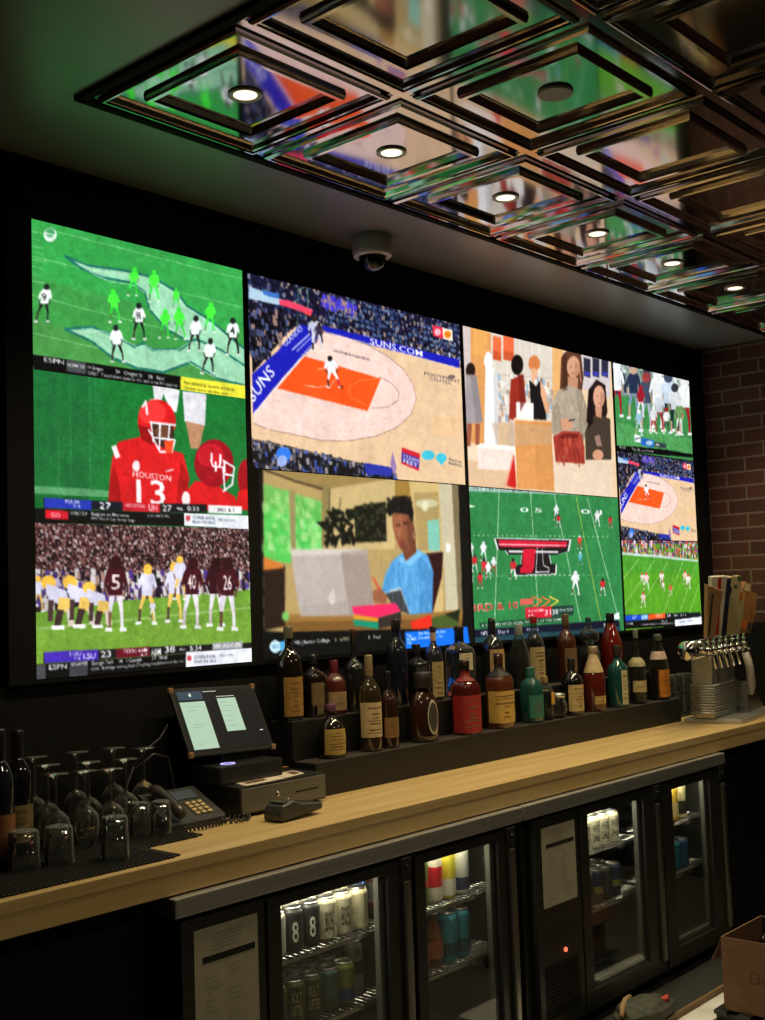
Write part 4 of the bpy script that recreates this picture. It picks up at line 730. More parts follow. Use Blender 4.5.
amber, red_, drk = (.10, .022, .006), (.17, .012, .008), (.012, .010, .009)
cl = (.80, .84, .81)
B = bottle
# back row
B('tall dark bottle with an amber arched label at the left end of the back row', 289, 626, 27, 2, 'round', (.012, .008, .006), cap=((.16, .15, .09), .13), lab=(.05, .46), lcol=(164, 122, 58), span=100)
B('square black bottle with a broad flat cap, right of the amber label bottle', 313, 654, 23, 2, 'square', drk, sq=4.5, cap=((.02, .02, .02), .16), lab=(.2, .55), lcol=(120, 96, 60), span=70)
B('small rounded bottle with a dark red neck wrap behind the yellow label bottle', 334, 660, 24, 2, 'round', (.09, .02, .015), cap=((.14, .015, .03), .28), lab=(.08, .42), lcol=(170, 140, 104))
B('black bottle with a tall thin clear neck, left of the cream label bottle', 354, 629, 22, 2, 'long', (.014, .015, .016), cap=((.10, .03, .03), .06))
B('dark bottle with a blue glinting shoulder, right of the cream label bottle', 397, 619, 22, 2, 'wine', (.01, .012, .02), cap=((.02, .018, .018), .12))
B('black square shouldered bottle behind the squat flask', 417, 644, 22, 2, 'square', (.008, .008, .008), sq=4.5, cap=((.02, .02, .02), .16), lab=(.1, .62), lcol=(40, 36, 30), span=70)
B('slim dark bottle with a pale neck strip and cream side label', 434, 626, 19, 2, 'round', (.02, .022, .03), cap=((.05, .03, .03), .08), lab=(.05, .52), lcol=(172, 150, 96), span=90, neck=(.8, .93), neck_col=(190, 160, 140))
B('square clear spirit bottle with a black cap behind the red label bottle', 460, 626, 26, 2, 'square', cl, False, sq=4.5, cap=((.012, .012, .014), .22), lab=(.38, .62), lcol=(206, 196, 160), span=70)
B('tall dark bottle with a tan badge label behind the yellow label square bottle', 493, 618, 23, 2, 'round', (.012, .013, .018), cap=((.015, .013, .012), .30), lab=(.22, .58), lcol=(186, 150, 96), span=100, capr=1.0)
B('clear bottle with a grey foil cap, left of the red capped bottle', 520, 624, 20, 2, 'slope', cl, False, cap=((.30, .30, .28), .18))
B('clear bottle with a red cap and a large tan label', 535, 616, 20, 2, 'round', (.6, .62, .58), False, cap=((.35, .012, .02), .10), lab=(.05, .56), lcol=(180, 158, 112), span=130, liquid=((.03, .02, .01), .5))
B('brown whiskey bottle with a cork stopper, right of the red capped bottle', 567, 614, 20, 2, 'round', (.06, .018, .008), cap=((.14, .09, .05), .17), lab=(.15, .5), lcol=(120, 90, 60), span=100)
B('clear decanter shaped bottle with a pointed glass bulb top', 590, 617, 21, 2, 'bulb', (.74, .78, .78), False, cap=((.03, .08, .06), .07), liquid=((.02, .02, .02), .36))
B('bright red spirit bottle with a tall black cap', 612, 613, 22, 2, 'slope', (.15, .010, .008), cap=((.008, .008, .008), .16))
# front row
B('short squat bottle with a yellow gold label at left end of front row', 331, 704, 27, 1, 'squat', (.015, .009, .006), cap=((.16, .05, .12), .12), lab=(.08, .55), lcol=(186, 156, 84), span=120)
B('whiskey bottle with a gold foil neck and a large cream label', 369, 655, 23, 1, 'round', (.035, .022, .010), cap=((.30, .22, .12), .22), lab=(.15, .51), lcol=(206, 182, 138), span=165)
B('small dark bottle with a brown label just right of the cream label bottle', 388, 671, 19, 1, 'round', (.03, .012, .008), cap=((.012, .012, .012), .30), lab=(.14, .40), lcol=(140, 104, 58), span=120)
B('squat round flask with a pale outlined oval label', 423, 672, 35, 1, 'squat', (.022, .014, .010), cap=((.03, .025, .022), .22), sy=.8, art=oval, capr=1.5)
B('square bottle with a bright red label and red neck band', 465, 660, 27, 1, 'square', (.07, .010, .008), sq=4., cap=((.012, .01, .01), .14), lab=(.03, .53), lcol=(158, 34, 38), span=190, neck=(.72, .86), neck_col=(140, 34, 32), wcol='label_ink')
B('square bottle with a mustard yellow label in the front row', 499, 653, 26, 1, 'square', (.10, .03, .012), sq=4., cap=((.05, .02, .012), .15), lab=(.08, .50), lcol=(206, 168, 84), span=185, neck=(.70, .84), neck_col=(40, 30, 24))
B('teal green square bottle with printed panel in the front row', 531, 667, 21, 1, 'flask', (.014, .075, .065), sq=3.4, cap=((.03, .13, .10), .30), lab=(.1, .5), lcol=(44, 120, 106), span=100)
def ribbon(t, h, rr, rad):
    MB().tube([(rr*.5*math.cos(a), rr*.5*math.sin(a), h*.66) for a in np.linspace(0, 2*PI, 14)], .004, 6).box(-.012, .006, -rr-.010, -rr-.004, h*.36, h*.64, 0, .002).build('ribbon', mat('ribbon_gold', lin(200, 150, 70), .5), t)
B('clear bottle with a gold ribbon tag right of the teal square bottle', 545, 676, 16, 1, 'flask', (.45, .62, .56), False, cap=((.3, .2, .08), .15), art=ribbon, liquid=((.02, .05, .045), .5))
B('black bottle with a cream patterned label in the middle of the front row', 572, 658, 22, 1, 'round', (.010, .008, .008), cap=((.02, .015, .012), .2), lab=(.08, .54), lcol=(196, 172, 116), span=120)
B('cognac bottle of red brown spirit with a cream foil neck', 594, 646, 25, 1, 'slope', (.10, .014, .010), cap=((.35, .28, .20), .10), lab=(.12, .24), lcol=(196, 166, 104), span=70, neck=(.60, .90), neck_col=(206, 182, 136))
B('teal glass bottle with a narrow white strip label', 618, 645, 24, 1, 'round', (.010, .065, .058), cap=((.04, .03, .02), .17), lab=(.05, .6), lcol=(198, 186, 144), span=38)
B('pale yellow bottle with an ornate frosted shoulder and long neck', 637, 629, 17, 1, 'long', (.78, .80, .60), False, cap=((.20, .20, .18), .12), lab=(.16, .31), lcol=(206, 186, 130), span=150, neck=(.50, .62), neck_col=(180, 172, 128), liquid=((.10, .09, .035), .46))
B('amber spirit bottle with a white collar and orange label at the right end', 659, 634, 22, 1, 'slope', (.55, .42, .20), False, cap=((.10, .09, .08), .10), lab=(.05, .46), lcol=(206, 128, 40), span=85, neck=(.62, .74), neck_col=(220, 190, 176), liquid=((.09, .045, .012), .46))
# small round glass jar between the bottles
jx = onY(558, 700, -.165)[0]
j = empty('glass_jar', 'small round clear glass jar between ribbon bottle and black bottle', 'jar', (jx, -.165, S1), group=None)
MB().lathe([(.02, 0), (.03, .006), (.036, .03), (.036, .055), (.028, .075), (.028, .085)], 20).build('body', 'clear', j); MB().lathe([(.03, .085), (.031, .1), (.02, .103)], 18).build('lid', 'alu', j)

# ------------------------------------------------------------------ till: cash drawer, tablet, papers, card reader, phone
dw = empty('cash_drawer', 'black cash drawer with a grey steel front below the tablet till', 'cash drawer', (.50, -.272, CT))
for fx in (.02, .31):
    for fy in (.02, .22): MB().box(fx, fx+.03, fy, fy+.03, 0, .008).build('foot', 'rubber', dw)
MB().box(0, .36, .006, .262, .008, .09, 0, .003).build('body', 'black', dw)
fr = MB().box(.006, .354, 0, .010, .014, .084, 0, .002).build('drawer', mat('drawer_steel', (.15, .145, .115), .38, .15), dw)
MB().lathe([(.007, 0), (.007, .003), (.0055, .004)], 16, M4=Matrix.Translation((.148, 0, .052)) @ Matrix.Rotation(PI/2, 4, 'X')).build('lock', 'chrome', fr)
MB().box(.222, .322, -.0008, .004, .046, .0495).build('media_slot', 'matte_black', fr)
TB = .998+.024
till = empty('tablet_till', 'tilted black tablet till with two pale order slips on its screen', 'till', (.44, -.13, TB))
MB().box(.045, .30, -.07, .085, .0, .056, 0, .006).box(.13, .26, .02, .09, .05, .125, 0, .004).build('stand', mat('till_grey', (.02, .02, .021), .3), till)
MB().lathe([(.017, .0565), (.018, .0575), (.0245, .0575), (.0255, .0565)], 32, c=(.115, -.025, 0), caps=False, sy=.8).build('ring_light', mat('ring_glow', (.4, .4, .9), .5, emit=(.45, .42, 1.), estr=1.1), till)
BL, BR, TL, TR = [Vector(onY(*p)) for p in ((191.5, 755, -.13), (273.5, 746, -.13), (166, 691, -.03), (249.5, 683.5, -.03))]
ex = (BR-BL); ez = (TL-BL); wd_, ht_ = ex.length, ez.length; ex.normalize(); ez = (ez-ex*ez.dot(ex)).normalized(); en = ez.cross(ex)   # en points away from the viewer
Mt = Matrix.Translation(BL-Vector(till.location)) @ Matrix((ex, en, ez)).transposed().to_4x4()
MB().box(-.006, wd_+.006, .001, .012, -.008, ht_+.006, 0, .004, Mt).build('case', mat('tablet_case', (.006, .006, .007), .5, spec=.3), till)
def scr(pic_rects, name, parent):
    pass
mb = MB(); tr = lambda x, y, z: Mt @ Vector((x*wd_, y, z*ht_))
mb.quad(tr(.025, 0, .04), tr(.975, 0, .04), tr(.975, 0, .97), tr(.025, 0, .97), 0)
def pane(x0, x1, z0, z1, mi, y=-.0006): mb.quad(tr(x0, y, z0), tr(x1, y, z0), tr(x1, y, z1), tr(x0, y, z1), mi)
pane(.05, .34, .83, .965, 1); pane(.05, .345, .065, .80, 2); pane(.50, .73, .30, .83, 2); pane(.50, .72, .855, .865, 3); pane(.36, .52, .945, .955, 3)
for k, (zz, w_) in enumerate([(.72, .16), (.66, .12), (.44, .14), (.40, .10), (.14, .06)]): pane(.12, .12+w_, zz, zz+.008, 4, -.001)
for k, (zz, w_) in enumerate([(.76, .08), (.70, .14), (.62, .10), (.54, .12), (.46, .08), (.38, .12)]): pane(.53, .53+w_, zz, zz+.008, 4, -.001)
pane(.90, .94, .27, .285, 3)
n = 16; mb.add([tr(.195+.016*math.cos(2*PI*k/n), -.001, .905+.028*math.sin(2*PI*k/n)) for k in range(n)], [tuple(range(n))], 3)
scm = [mat('screen_dark', (.004, .004, .005), .3, spec=.25, emit=lin(20, 21, 24), estr=.7), mat('screen_navy', (.02, .04, .07), .3, emit=lin(24, 50, 74), estr=.9), mat('screen_slip', (.3, .4, .38), .4, emit=lin(150, 188, 172), estr=.8), mat('screen_white', (.5, .5, .5), .4, emit=lin(170, 190, 186), estr=.8), mat('screen_ink', (.2, .25, .24), .4, emit=lin(112, 150, 136), estr=.9)]
mb.build('screen', scm, till)
for x, z in ((.0, 1.0), (1., 1.), (.0, .0), (1., .0)):
    c = Mt @ Vector((x*wd_, .004, z*ht_)); MB().box(c.x-.009, c.x+.009, c.y-.007, c.y+.007, c.z-.009, c.z+.009, 0, .004).build('corner_bumper', mat('bumper_tan', lin(150, 116, 80), .5), till)
def sheet(name, label, cat, P, col, z=.0008, curl=0., group=None, marks=()):
    c = np.mean(np.array(P), 0); o_ = MB(); n = 6; vs = []; fs = []
    for i in range(n+1):
        for j in range(n+1):
            a = i/n; b = j/n; q = [(1-a)*(1-b)*P[0][k]+a*(1-b)*P[1][k]+a*b*P[2][k]+(1-a)*b*P[3][k] for k in range(2)]
            vs.append((q[0]-c[0], q[1]-c[1], curl*(abs(a-.5)*2)**3))
    for i in range(n):
        for j in range(n): k = i*(n+1)+j; fs.append((k, k+n+1, k+n+2, k+1))
    nv = len(vs); vs += [(x, y, zz+.0006) for x, y, zz in vs]; fs2 = [tuple(i+nv for i in f[::-1]) for f in fs]
    ring = [i*(n+1) for i in range(n+1)]+[n*(n+1)+j for j in range(1, n+1)]+[i*(n+1)+n for i in range(n-1, -1, -1)]+[j for j in range(n-1, 0, -1)]
    fs3 = [(ring[i], ring[(i+1) % len(ring)], ring[(i+1) % len(ring)]+nv, ring[i]+nv) for i in range(len(ring))]
    o_.add(vs, fs+fs2+fs3, 0, False)
    for (x0, y0, x1, y1) in marks:
        g = lambda a, b: [(1-a)*(1-b)*P[0][k]+a*(1-b)*P[1][k]+a*b*P[2][k]+(1-a)*b*P[3][k]-c[k] for k in range(2)]
        o_.quad(*[(*g(a, b), .0012) for a, b in ((x0, y0), (x1, y0), (x1, y1), (x0, y1))], 1)
    o = o_.build(name, [col, 'card_ink'], None); o.location = (c[0], c[1], z); return tag(o, label, cat, group)
M['card_ink'] = mat('dark_print', lin(96, 60, 46), .7)
M['paper_w'] = noisy('receipt_paper', lin(214, 200, 178), lin(232, 220, 198), (30, 30, 30), .7)
DT = CT+.0905
sheet('paper_slip', 'cream folded paper slip lying on top of the cash drawer', 'paper', [(.535, -.262), (.70, -.255), (.72, -.185), (.55, -.19)], 'paper_w', DT+.0002, .0, marks=[(.12, .35, .62, .75)])
sheet('menu_card', 'pale printed card overlapping the right of the paper slip', 'card', [(.705, -.25), (.80, -.235), (.825, -.155), (.728, -.17)], 'paper_w', DT+.0002, .0, marks=[(.55, .2, .9, .8)])
pen = empty('pen', 'silver pen with a copper tip lying on the cash drawer corner', 'pen', (.78, -.08, DT+.0045))
MB().tube([(-.07, 0.02, 0), (.05, -.02, 0)], .004, 8).build('barrel', 'steel', pen); MB().tube([(.05, -.02, 0), (.072, -.027, 0)], [.0045, .003], 8).build('tip', mat('copper', lin(196, 126, 96), .3, .7), pen)
# card reader
cr_ = empty('card_reader', 'dark handheld card payment reader lying on the worktop before the cash drawer', 'card reader', (.60, -.385, CT), math.radians(4))
m = MB(); pr_ = [(-.085, .002), (.095, .014), (.098, .034), (.0, .046), (-.035, .058), (-.075, .050), (-.088, .026)]
m.prism(pr_, -.036, .036, 'y'); m.build('body', mat('reader_grey', (.045, .045, .042), .3), cr_).modifiers.new('bevel', 'BEVEL').width = .005
MB().quad((-.006, -.028, .0478), (.085, -.028, .0365), (.085, .028, .0365), (-.006, .028, .0478)).build('keypad', mat('reader_keys', (.02, .02, .02), .4), cr_)
MB().box(-.072, -.042, -.026, .026, .0545, .0572, 0, .001).build('screen', mat('reader_screen', (.10, .11, .09), .12), cr_)
MB().lathe([(.0, .008), (.004, .006), (.005, 0)], 12, c=(-.014, .0, .052)).build('indicator_knob', 'chrome', cr_)
# desk phone
ph = empty('desk_phone', 'dark office desk phone with a lit beige keypad beside the glasses', 'telephone', (.352, -.185, CT), math.radians(0))
MB().prism([(-.075, 0), (.085, 0), (.085, .088), (.07, .092), (-.07, .026), (-.075, .018)], -.10, .10, 'x').build('base', mat('phone_body', (.035, .037, .036), .4), ph)
sl = math.atan2(.066, .14); Mp = Matrix.Translation((0, -.07, .026)) @ Matrix.Rotation(sl, 4, 'X')
MB().box(-.005, .075, .095, .138, .0, .003, 0, .001, Mp).build('display', mat('phone_display', lin(84, 92, 108), .25), ph)
for i in range(4):
    for j in range(3): MB().box(.008+j*.022, .024+j*.022, .014+i*.017, .026+i*.017, .0, .005, 0, .0015, Mp).build('key', mat('phone_key', lin(196, 170, 120), .5), ph)
hs = MB(); hp = [(-.064, y-.005, .012+.012*math.sin(PI*(y-.0)/.15)+.008) for y in np.linspace(.0, .15, 9)]
hs.tube([Mp @ Vector(p) for p in hp], [.013, .018, .016, .012, .012, .012, .016, .018, .013], 10).build('handset', mat('handset', (.05, .042, .04), .3), ph)
cp = []
for k in range(150):
    t = k/149; a = 2*PI*t*26
    if t < .45: c = Vector((-.08+.15*t/.45, -.105-.01*math.sin(PI*t/.45), .009)); dn = Vector((0, 1, 0))
    else:
        th = PI*1.1+2*PI*(t-.45)/.55*.95; c = Vector((.115+.045*math.cos(th), -.10+.026*math.sin(th), .009)); dn = Vector((math.cos(th), math.sin(th), 0))
    cp.append(c+dn*.0055*math.cos(a)+Vector((0, 0, .0055*math.sin(a))))
MB().tube(cp, .0030, 5).build('coiled_cord', 'cord', ph)
# loose cables behind the glasses
cb = MB().tube([(.30, -.03, CT+.16), (.34, -.03, CT+.20), (.40, -.03, CT+.235), (.43, -.028, CT+.27)], .003, 6).tube([(.30, -.03, CT+.16), (.27, -.02, CT+.08), (.28, -.02, CT+.005)], .003, 6).tube([(.30, -.035, CT+.155), (.37, -.035, CT+.19), (.42, -.04, CT+.175), (.45, -.045, CT+.03), (.47, -.03, CT+.004)], .003, 6).build('cable', mat('cable_grey', (.05, .05, .05), .35)); tag(cb, 'thin dark cables looping behind the desk phone', 'cable')
# rubber bar mats
def bar_mat(x0, x1, y0, y1, label):
    t = empty('bar_mat', label, 'bar mat', (x0, y0, CT), group='rubber bar mats under the glasses'); w, d = x1-x0, y1-y0
    m = MB().box(0, w, 0, d, 0, .004)
    for i in range(int(w/.012)):
        for j in range(int(d/.012)): m.box(.003+i*.012, .008+i*.012, .003+j*.012, .008+j*.012, .004, .007)
    for i in range(int(w/.012)): m.box(i*.012, i*.012+.007, -.008, 0, 0, .005)
    for j in range(int(d/.012)): m.box(w, w+.008, j*.012, j*.012+.007, 0, .005)
    m.build('mat', 'rubber', t); return t
bar_mat(-.62, .075, -.515, -.02, 'black rubber bar mat with nubs under the upturned glasses'); bar_mat(.086, .275, -.36, -.02, 'narrow black rubber bar mat under the two small tumblers beside the phone')
MZ = CT+.0072
# wine bottles
B('wine bottle with a cream picture label at the far left behind the tumblers', 17, 730, 29, 0, 'wine', (.010, .010, .008), cap=((.012, .012, .014), .24), lab=(.10, .40), lcol=(150, 130, 86), span=140, base=MZ, Y=-.15, group='wine bottles at the left end of the counter')
B('wine bottle with a rust orange label cut by the left picture edge', -1, 729, 29, 0, 'wine', (.010, .012, .014), cap=((.012, .012, .014), .24), lab=(.08, .38), lcol=(140, 92, 48), span=140, base=MZ, Y=-.245, group='wine bottles at the left end of the counter')
# stemmed glasses standing on their rims
def wine_glass(u, v, Y, label):
    P = onY(u, v, Y); h = P[2]-MZ; t = empty('wine_glass', label, 'wine glass', (P[0], Y, MZ), group='upturned wine glasses on the bar mat')
    bh = min(.115, h*.52)
    MB().lathe([(.029, 0), (.0305, .0), (.036, bh*.3), (.0385, bh*.55), (.034, bh*.8), (.02, bh*.96), (.006, bh*1.03), (.0042, bh*1.12), (.0036, h*.8), (.0045, h-.016), (.009, h-.007), (.033, h-.002), (.035, h), (.0008, h)], 24, caps=False).build('bowl_and_stem', 'clear', t); return t
for k, u in enumerate((34, 76, 113, 143)): wine_glass(u, [757, 752, 748, 748][k], -.052, 'upturned stemmed wine glass, %s from the left in the back row' % ordn[k])
for k, u in enumerate((47, 88, 125)): wine_glass(u, [765, 762, 759][k], -.135, 'upturned stemmed wine glass, %s from the left in the middle row' % ordn[k])
for k, u in enumerate((55, 84, 110)): wine_glass(u, [774, 771, 769][k], -.218, 'upturned stemmed wine glass, %s from the left in the front row' % ordn[k])
def tumbler(x, y, z, h, r, label, up=False, group='upturned tumblers on the bar mat', tp=.9):
    pr_ = [(r, 0), (r*tp, h-.004), (r*tp-.004, h), (.0008, h), (.0008, h-.012), (r*tp-.006, h-.012), (r-.0035, 0)]
    o = MB().lathe(pr_, 22, caps=False).build('tumbler', 'clear'); o.location = (x, y, z)
    return tag(o, label, 'tumbler', group)
for u, v, h, r, lb in [(24, 868, .09, .040, 'wide upturned tumbler at the left front before the wine bottle'), (59, 863, .09, .038, 'wide upturned tumbler second from the left along the mat front'), (115, 859, .105, .036, 'tall upturned tumbler with sparkling base near the mat front corner'), (140, 836, .09, .029, 'small upturned tumbler behind the mat corner, left of the pair by the phone'), (161, 834, .09, .029, 'small upturned tumbler behind the mat corner, right of the pair by the phone')]:
    P = onZ(u, v, MZ); tumbler(P[0], P[1], MZ, h, r, lb)
# beer tap tower
tw = empty('beer_tap_tower', 'chrome beer tap tower with a row of tall tap handles at the right end', 'beer tap', (3.52, -.315, CT), math.radians(8))
MB().box(-.23, .36, -.175, .10, 0, .02, 0, .004).box(-.21, .34, -.155, .08, .02, .024).build('drip_tray', 'steel_h', tw)
m = MB(); m.box(-.24, .10, -.05, .05, .024, .31, 0, .006)
for k in range(11): m.tube([(-.255, -.055, .05+k*.0125), (.115, -.055, .05+k*.0125)], .0045, 6); m.tube([(-.255, -.055, .05+k*.0125), (-.255, .055, .05+k*.0125)], .0045, 6)
m.build('column', 'steel_h', tw)
MB().prism([(.12, .024), (.35, .024), (.35, .05), (.12, .17)], -.10, .09, 'y').build('splash_plate', 'steel', tw)
mt = MB(); mt.tube([(-.43, 0, .345), (.30, 0, .345)], .043, 24); mt.tube([(-.445, 0, .345), (-.43, 0, .345)], [.036, .0455], 24); mt.tube([(.30, 0, .345), (.315, 0, .345)], [.0455, .036], 24); mt.build('cross_tube', 'chrome', tw)
hx = [-.37, -.285, -.20, -.11, -.02, .075, .165]
for k, x in enumerate(hx):
    f = MB(); f.tube([(x, -.03, .345), (x, -.085, .345)], .016, 12); f.tube([(x, -.085, .362), (x, -.085, .328)], .015, 12); f.tube([(x, -.085, .34), (x, -.105, .32), (x, -.115, .26)], [.012, .011, .009], 10); f.tube([(x, -.085, .36), (x, -.085, .385)], [.009, .006], 8); f.lathe([(.011, 0), (.013, .006), (.009, .014)], 12, c=(x, -.085, .372))
    f.build('faucet', 'chrome', tw)
MB().tube([(.05, -.12, .31), (.06, -.135, .24), (.09, -.13, .15), (.10, -.12, .11)], [.017, .019, .021, .012], 12).build('spout_cover', mat('spout_plastic', (.40, .36, .32), .4), tw)
ROLL = [-17, -10, -8, -6, -3, 2, 6]
def handle(k, pts, thick, mats, label, tilt, roll=0., bands=()):
    R4 = Matrix.Translation((hx[k], -.085, .385)) @ Matrix.Rotation(math.radians(tilt), 4, 'X') @ Matrix.Rotation(math.radians(roll+ROLL[k]), 4, 'Y') @ Matrix.Rotation(math.radians(-28), 4, 'Z') @ Matrix.Diagonal((1.3, 1., 1., 1.))
    mb = MB(); mb.prism(pts, -thick/2, thick/2, 'y', 0)
    for (x0, x1, z0, z1, mi) in bands: mb.box(x0, x1, -thick/2-.0012, -thick/2, z0, z1, mi)
    mb.v = [tuple(R4 @ Vector(v)) for v in mb.v]
    o = mb.build('tap_handle', mats, tw); o['label'] = label; o.modifiers.new('bevel', 'BEVEL').width = .002
    MB().tube([R4 @ Vector((0, 0, -.01)), R4 @ Vector((0, 0, .02))], .009, 10).build('ferrule', 'chrome', o); return o
tan, slate, wht, rd, blu, crm, grn, org, brn = [mat('handle_paint', lin(*c), .45) for c in ((176, 138, 96), (66, 72, 70), (206, 196, 176), (176, 40, 34), (34, 38, 62), (192, 178, 130), (52, 96, 44), (196, 110, 50), (150, 104, 62))]
slab = [(-.016, .02), (.016, .02), (.034, .27), (-.034, .30)]
handle(0, [(-.018, .02), (.018, .02), (.036, .24), (-.036, .285)], .022, [tan, slate], 'slanted tan and slate board tap handle', 14, 0, [(-.016, -.006, .03, .24, 1)])
handle(1, [(-.02, .02), (.02, .02), (.036, .30), (-.036, .305)], .024, [wht, rd], 'white tap handle with a red stripe', 9, 0, [(-.008, .008, .03, .295, 1)])
handle(2, [(-.018, .02), (.018, .02), (.032, .29), (-.032, .285)], .024, [blu, wht], 'dark blue tap handle', 8)
cpts = [(-.02, .02), (.02, .02), (.036, .12), (.034, .20), (.046, .235), (.040, .27), (.024, .275), (.016, .295), (-.01, .30), (-.034, .285), (-.05, .255), (-.038, .235), (-.046, .215), (-.032, .18), (-.036, .10)]
handle(3, cpts, .032, [crm, slate], 'carved cream tap handle with a curled figure top', 9, 0, [(-.012, -.004, .22, .25, 1), (.006, .02, .245, .26, 1)])
h4 = handle(4, [(-.02, .02), (.02, .02), (.032, .10), (.034, .22), (.014, .235), (.010, .30), (-.010, .30), (-.014, .235), (-.034, .22), (-.032, .10)], .03, [crm, grn, org], 'cream bottle shaped tap handle with green and orange top', 8, 0, [(-.010, .010, .24, .298, 1), (-.026, .026, .185, .225, 2)])
handle(5, [(-.02, .02), (.02, .02), (.034, .10), (.030, .20), (.020, .265), (-.012, .27), (-.032, .20), (-.034, .10)], .03, [brn, crm, org], 'rounded brown tap handle', 8, 6, [(-.014, .014, .225, .262, 1), (-.022, .022, .04, .085, 2)])
handle(6, [(-.018, .02), (.018, .02), (.028, .12), (.022, .22), (-.022, .22), (-.028, .12)], .028, [brn, slate], 'short dark brown tap handle', 8, 8, [(-.016, .016, .03, .07, 1)])
# stacked tumblers between riser and tap tower
gt = empty('glass_tray', 'black tray holding stacked tumblers beside the tap tower', 'tray', (3.34, -.13, CT))
MB().box(0, .36, 0, .12, 0, .018, 0, .004).box(.006, .354, .006, .114, .018, .021).build('tray', 'plastic', gt)
mb_ = 0
for lv in range(2):
    for k in range(4):
        tumbler(3.385+k*.086, -.07, CT+.022+lv*.093, .088, .040, '%s layer tumbler on the black tray, %s from the riser end' % (('lower', 'upper')[lv], ordn[k]), group='stacked tumblers on the black tray', tp=.92)

# ------------------------------------------------------------------ glass door coolers under the counter
CF = -.57; CTOP = .845
def can_proto(r=.033, h=.122):
    pass
M['can_label'] = {}
def can_mat(c):
    k = 'can_%d_%d_%d' % c
    if k not in M: M[k] = mat('can_paint', lin(*c), .38, .35)
    return M[k]
can_cache = {}
def can(x, y, z, col, label, group, h=.122, r=.0325, band=None, words=None, wcol=(230, 226, 210), topband=None):
    key = (col, h, r, band, words, topband)
    if key in can_cache:
        t = can_cache[key].copy(); COL.objects.link(t)
        for ch in can_cache[key].children:
            c = ch.copy(); COL.objects.link(c); c.parent = t
            for g in ch.children: d = g.copy(); COL.objects.link(d); d.parent = c
    else:
        t = empty('beverage_can', None, None); can_cache[key] = t; mm = [can_mat(col), can_mat(band[2]) if band else can_mat(col), can_mat(topband) if topband else can_mat(col)]
        prof = [(r*.78, 0), (r*.97, h*.05), (r, h*.08)]+([(r, h*band[0]), (r, h*band[1])] if band else [])+[(r, h*.86), (r*.96, h*.90), (r*.84, h*.955)]
        mb = MB()
        for i in range(len(prof)-1): mb.lathe(prof[i:i+2], 20, caps=(i == 0 and False), mi=1 if (band and abs(prof[i][1]-h*band[0]) < 1e-6) else (2 if prof[i][1] >= h*.855 else 0))
        b = mb.build('body', mm, t)
        MB().lathe([(r*.84, h*.955), (r*.86, h*.975), (r*.84, h), (r*.79, h), (r*.77, h*.965), (.0008, h*.963)], 20, caps=False).build('lid', 'alu', t)
        if words:
            tb = MB(); n = len(words)
            for i, wd in enumerate(words):
                hh = h*.46/n; text_cyl(tb, wd, r+.0006, -PI/2-.5*min(1, .45+.12*len(wd))-.42, -PI/2+.5*min(1, .45+.12*len(wd))-.42, h*.24+(n-1-i)*hh*1.25, hh)
            tb.build('lettering', can_mat(wcol), b)
    t.location = (x, y, z); tag(t, label, 'can', group); return t
def small_bottle(x, y, z, label, group, col=(.12, .04, .012), capc=(.75, .74, .7), lab=(170, 96, 60)):
    t = empty('beer_bottle', label, 'bottle', (x, y, z), group=group); h, r = .178, .029
    MB().lathe([(r*.9, 0), (r, .006), (r, .09), (r*.85, .11), (.014, .14), (.0125, .17), (.0125, .174)], 20).build('body', mat('amber_glass', col, .08, spec=.6, coat=.5), t)
    MB().lathe([(.0145, .166), (.0145, .174), (.011, .179), (.0005, .18)], 16, caps=False).build('cap', mat('crown_cap', capc, .35, .4), t)
    MB().lathe([(r+.0006, .03), (r+.0006, .085)], 20, caps=False).build('label', label_mat(lab), t)
    return t
M['handle_steel'] = mat('handle_steel', (.30, .29, .26), .25, .9)
M['glow'] = mat('cooler_lamp', (.9, .9, .8), .5, emit=(1., .92, .66), estr=6.)
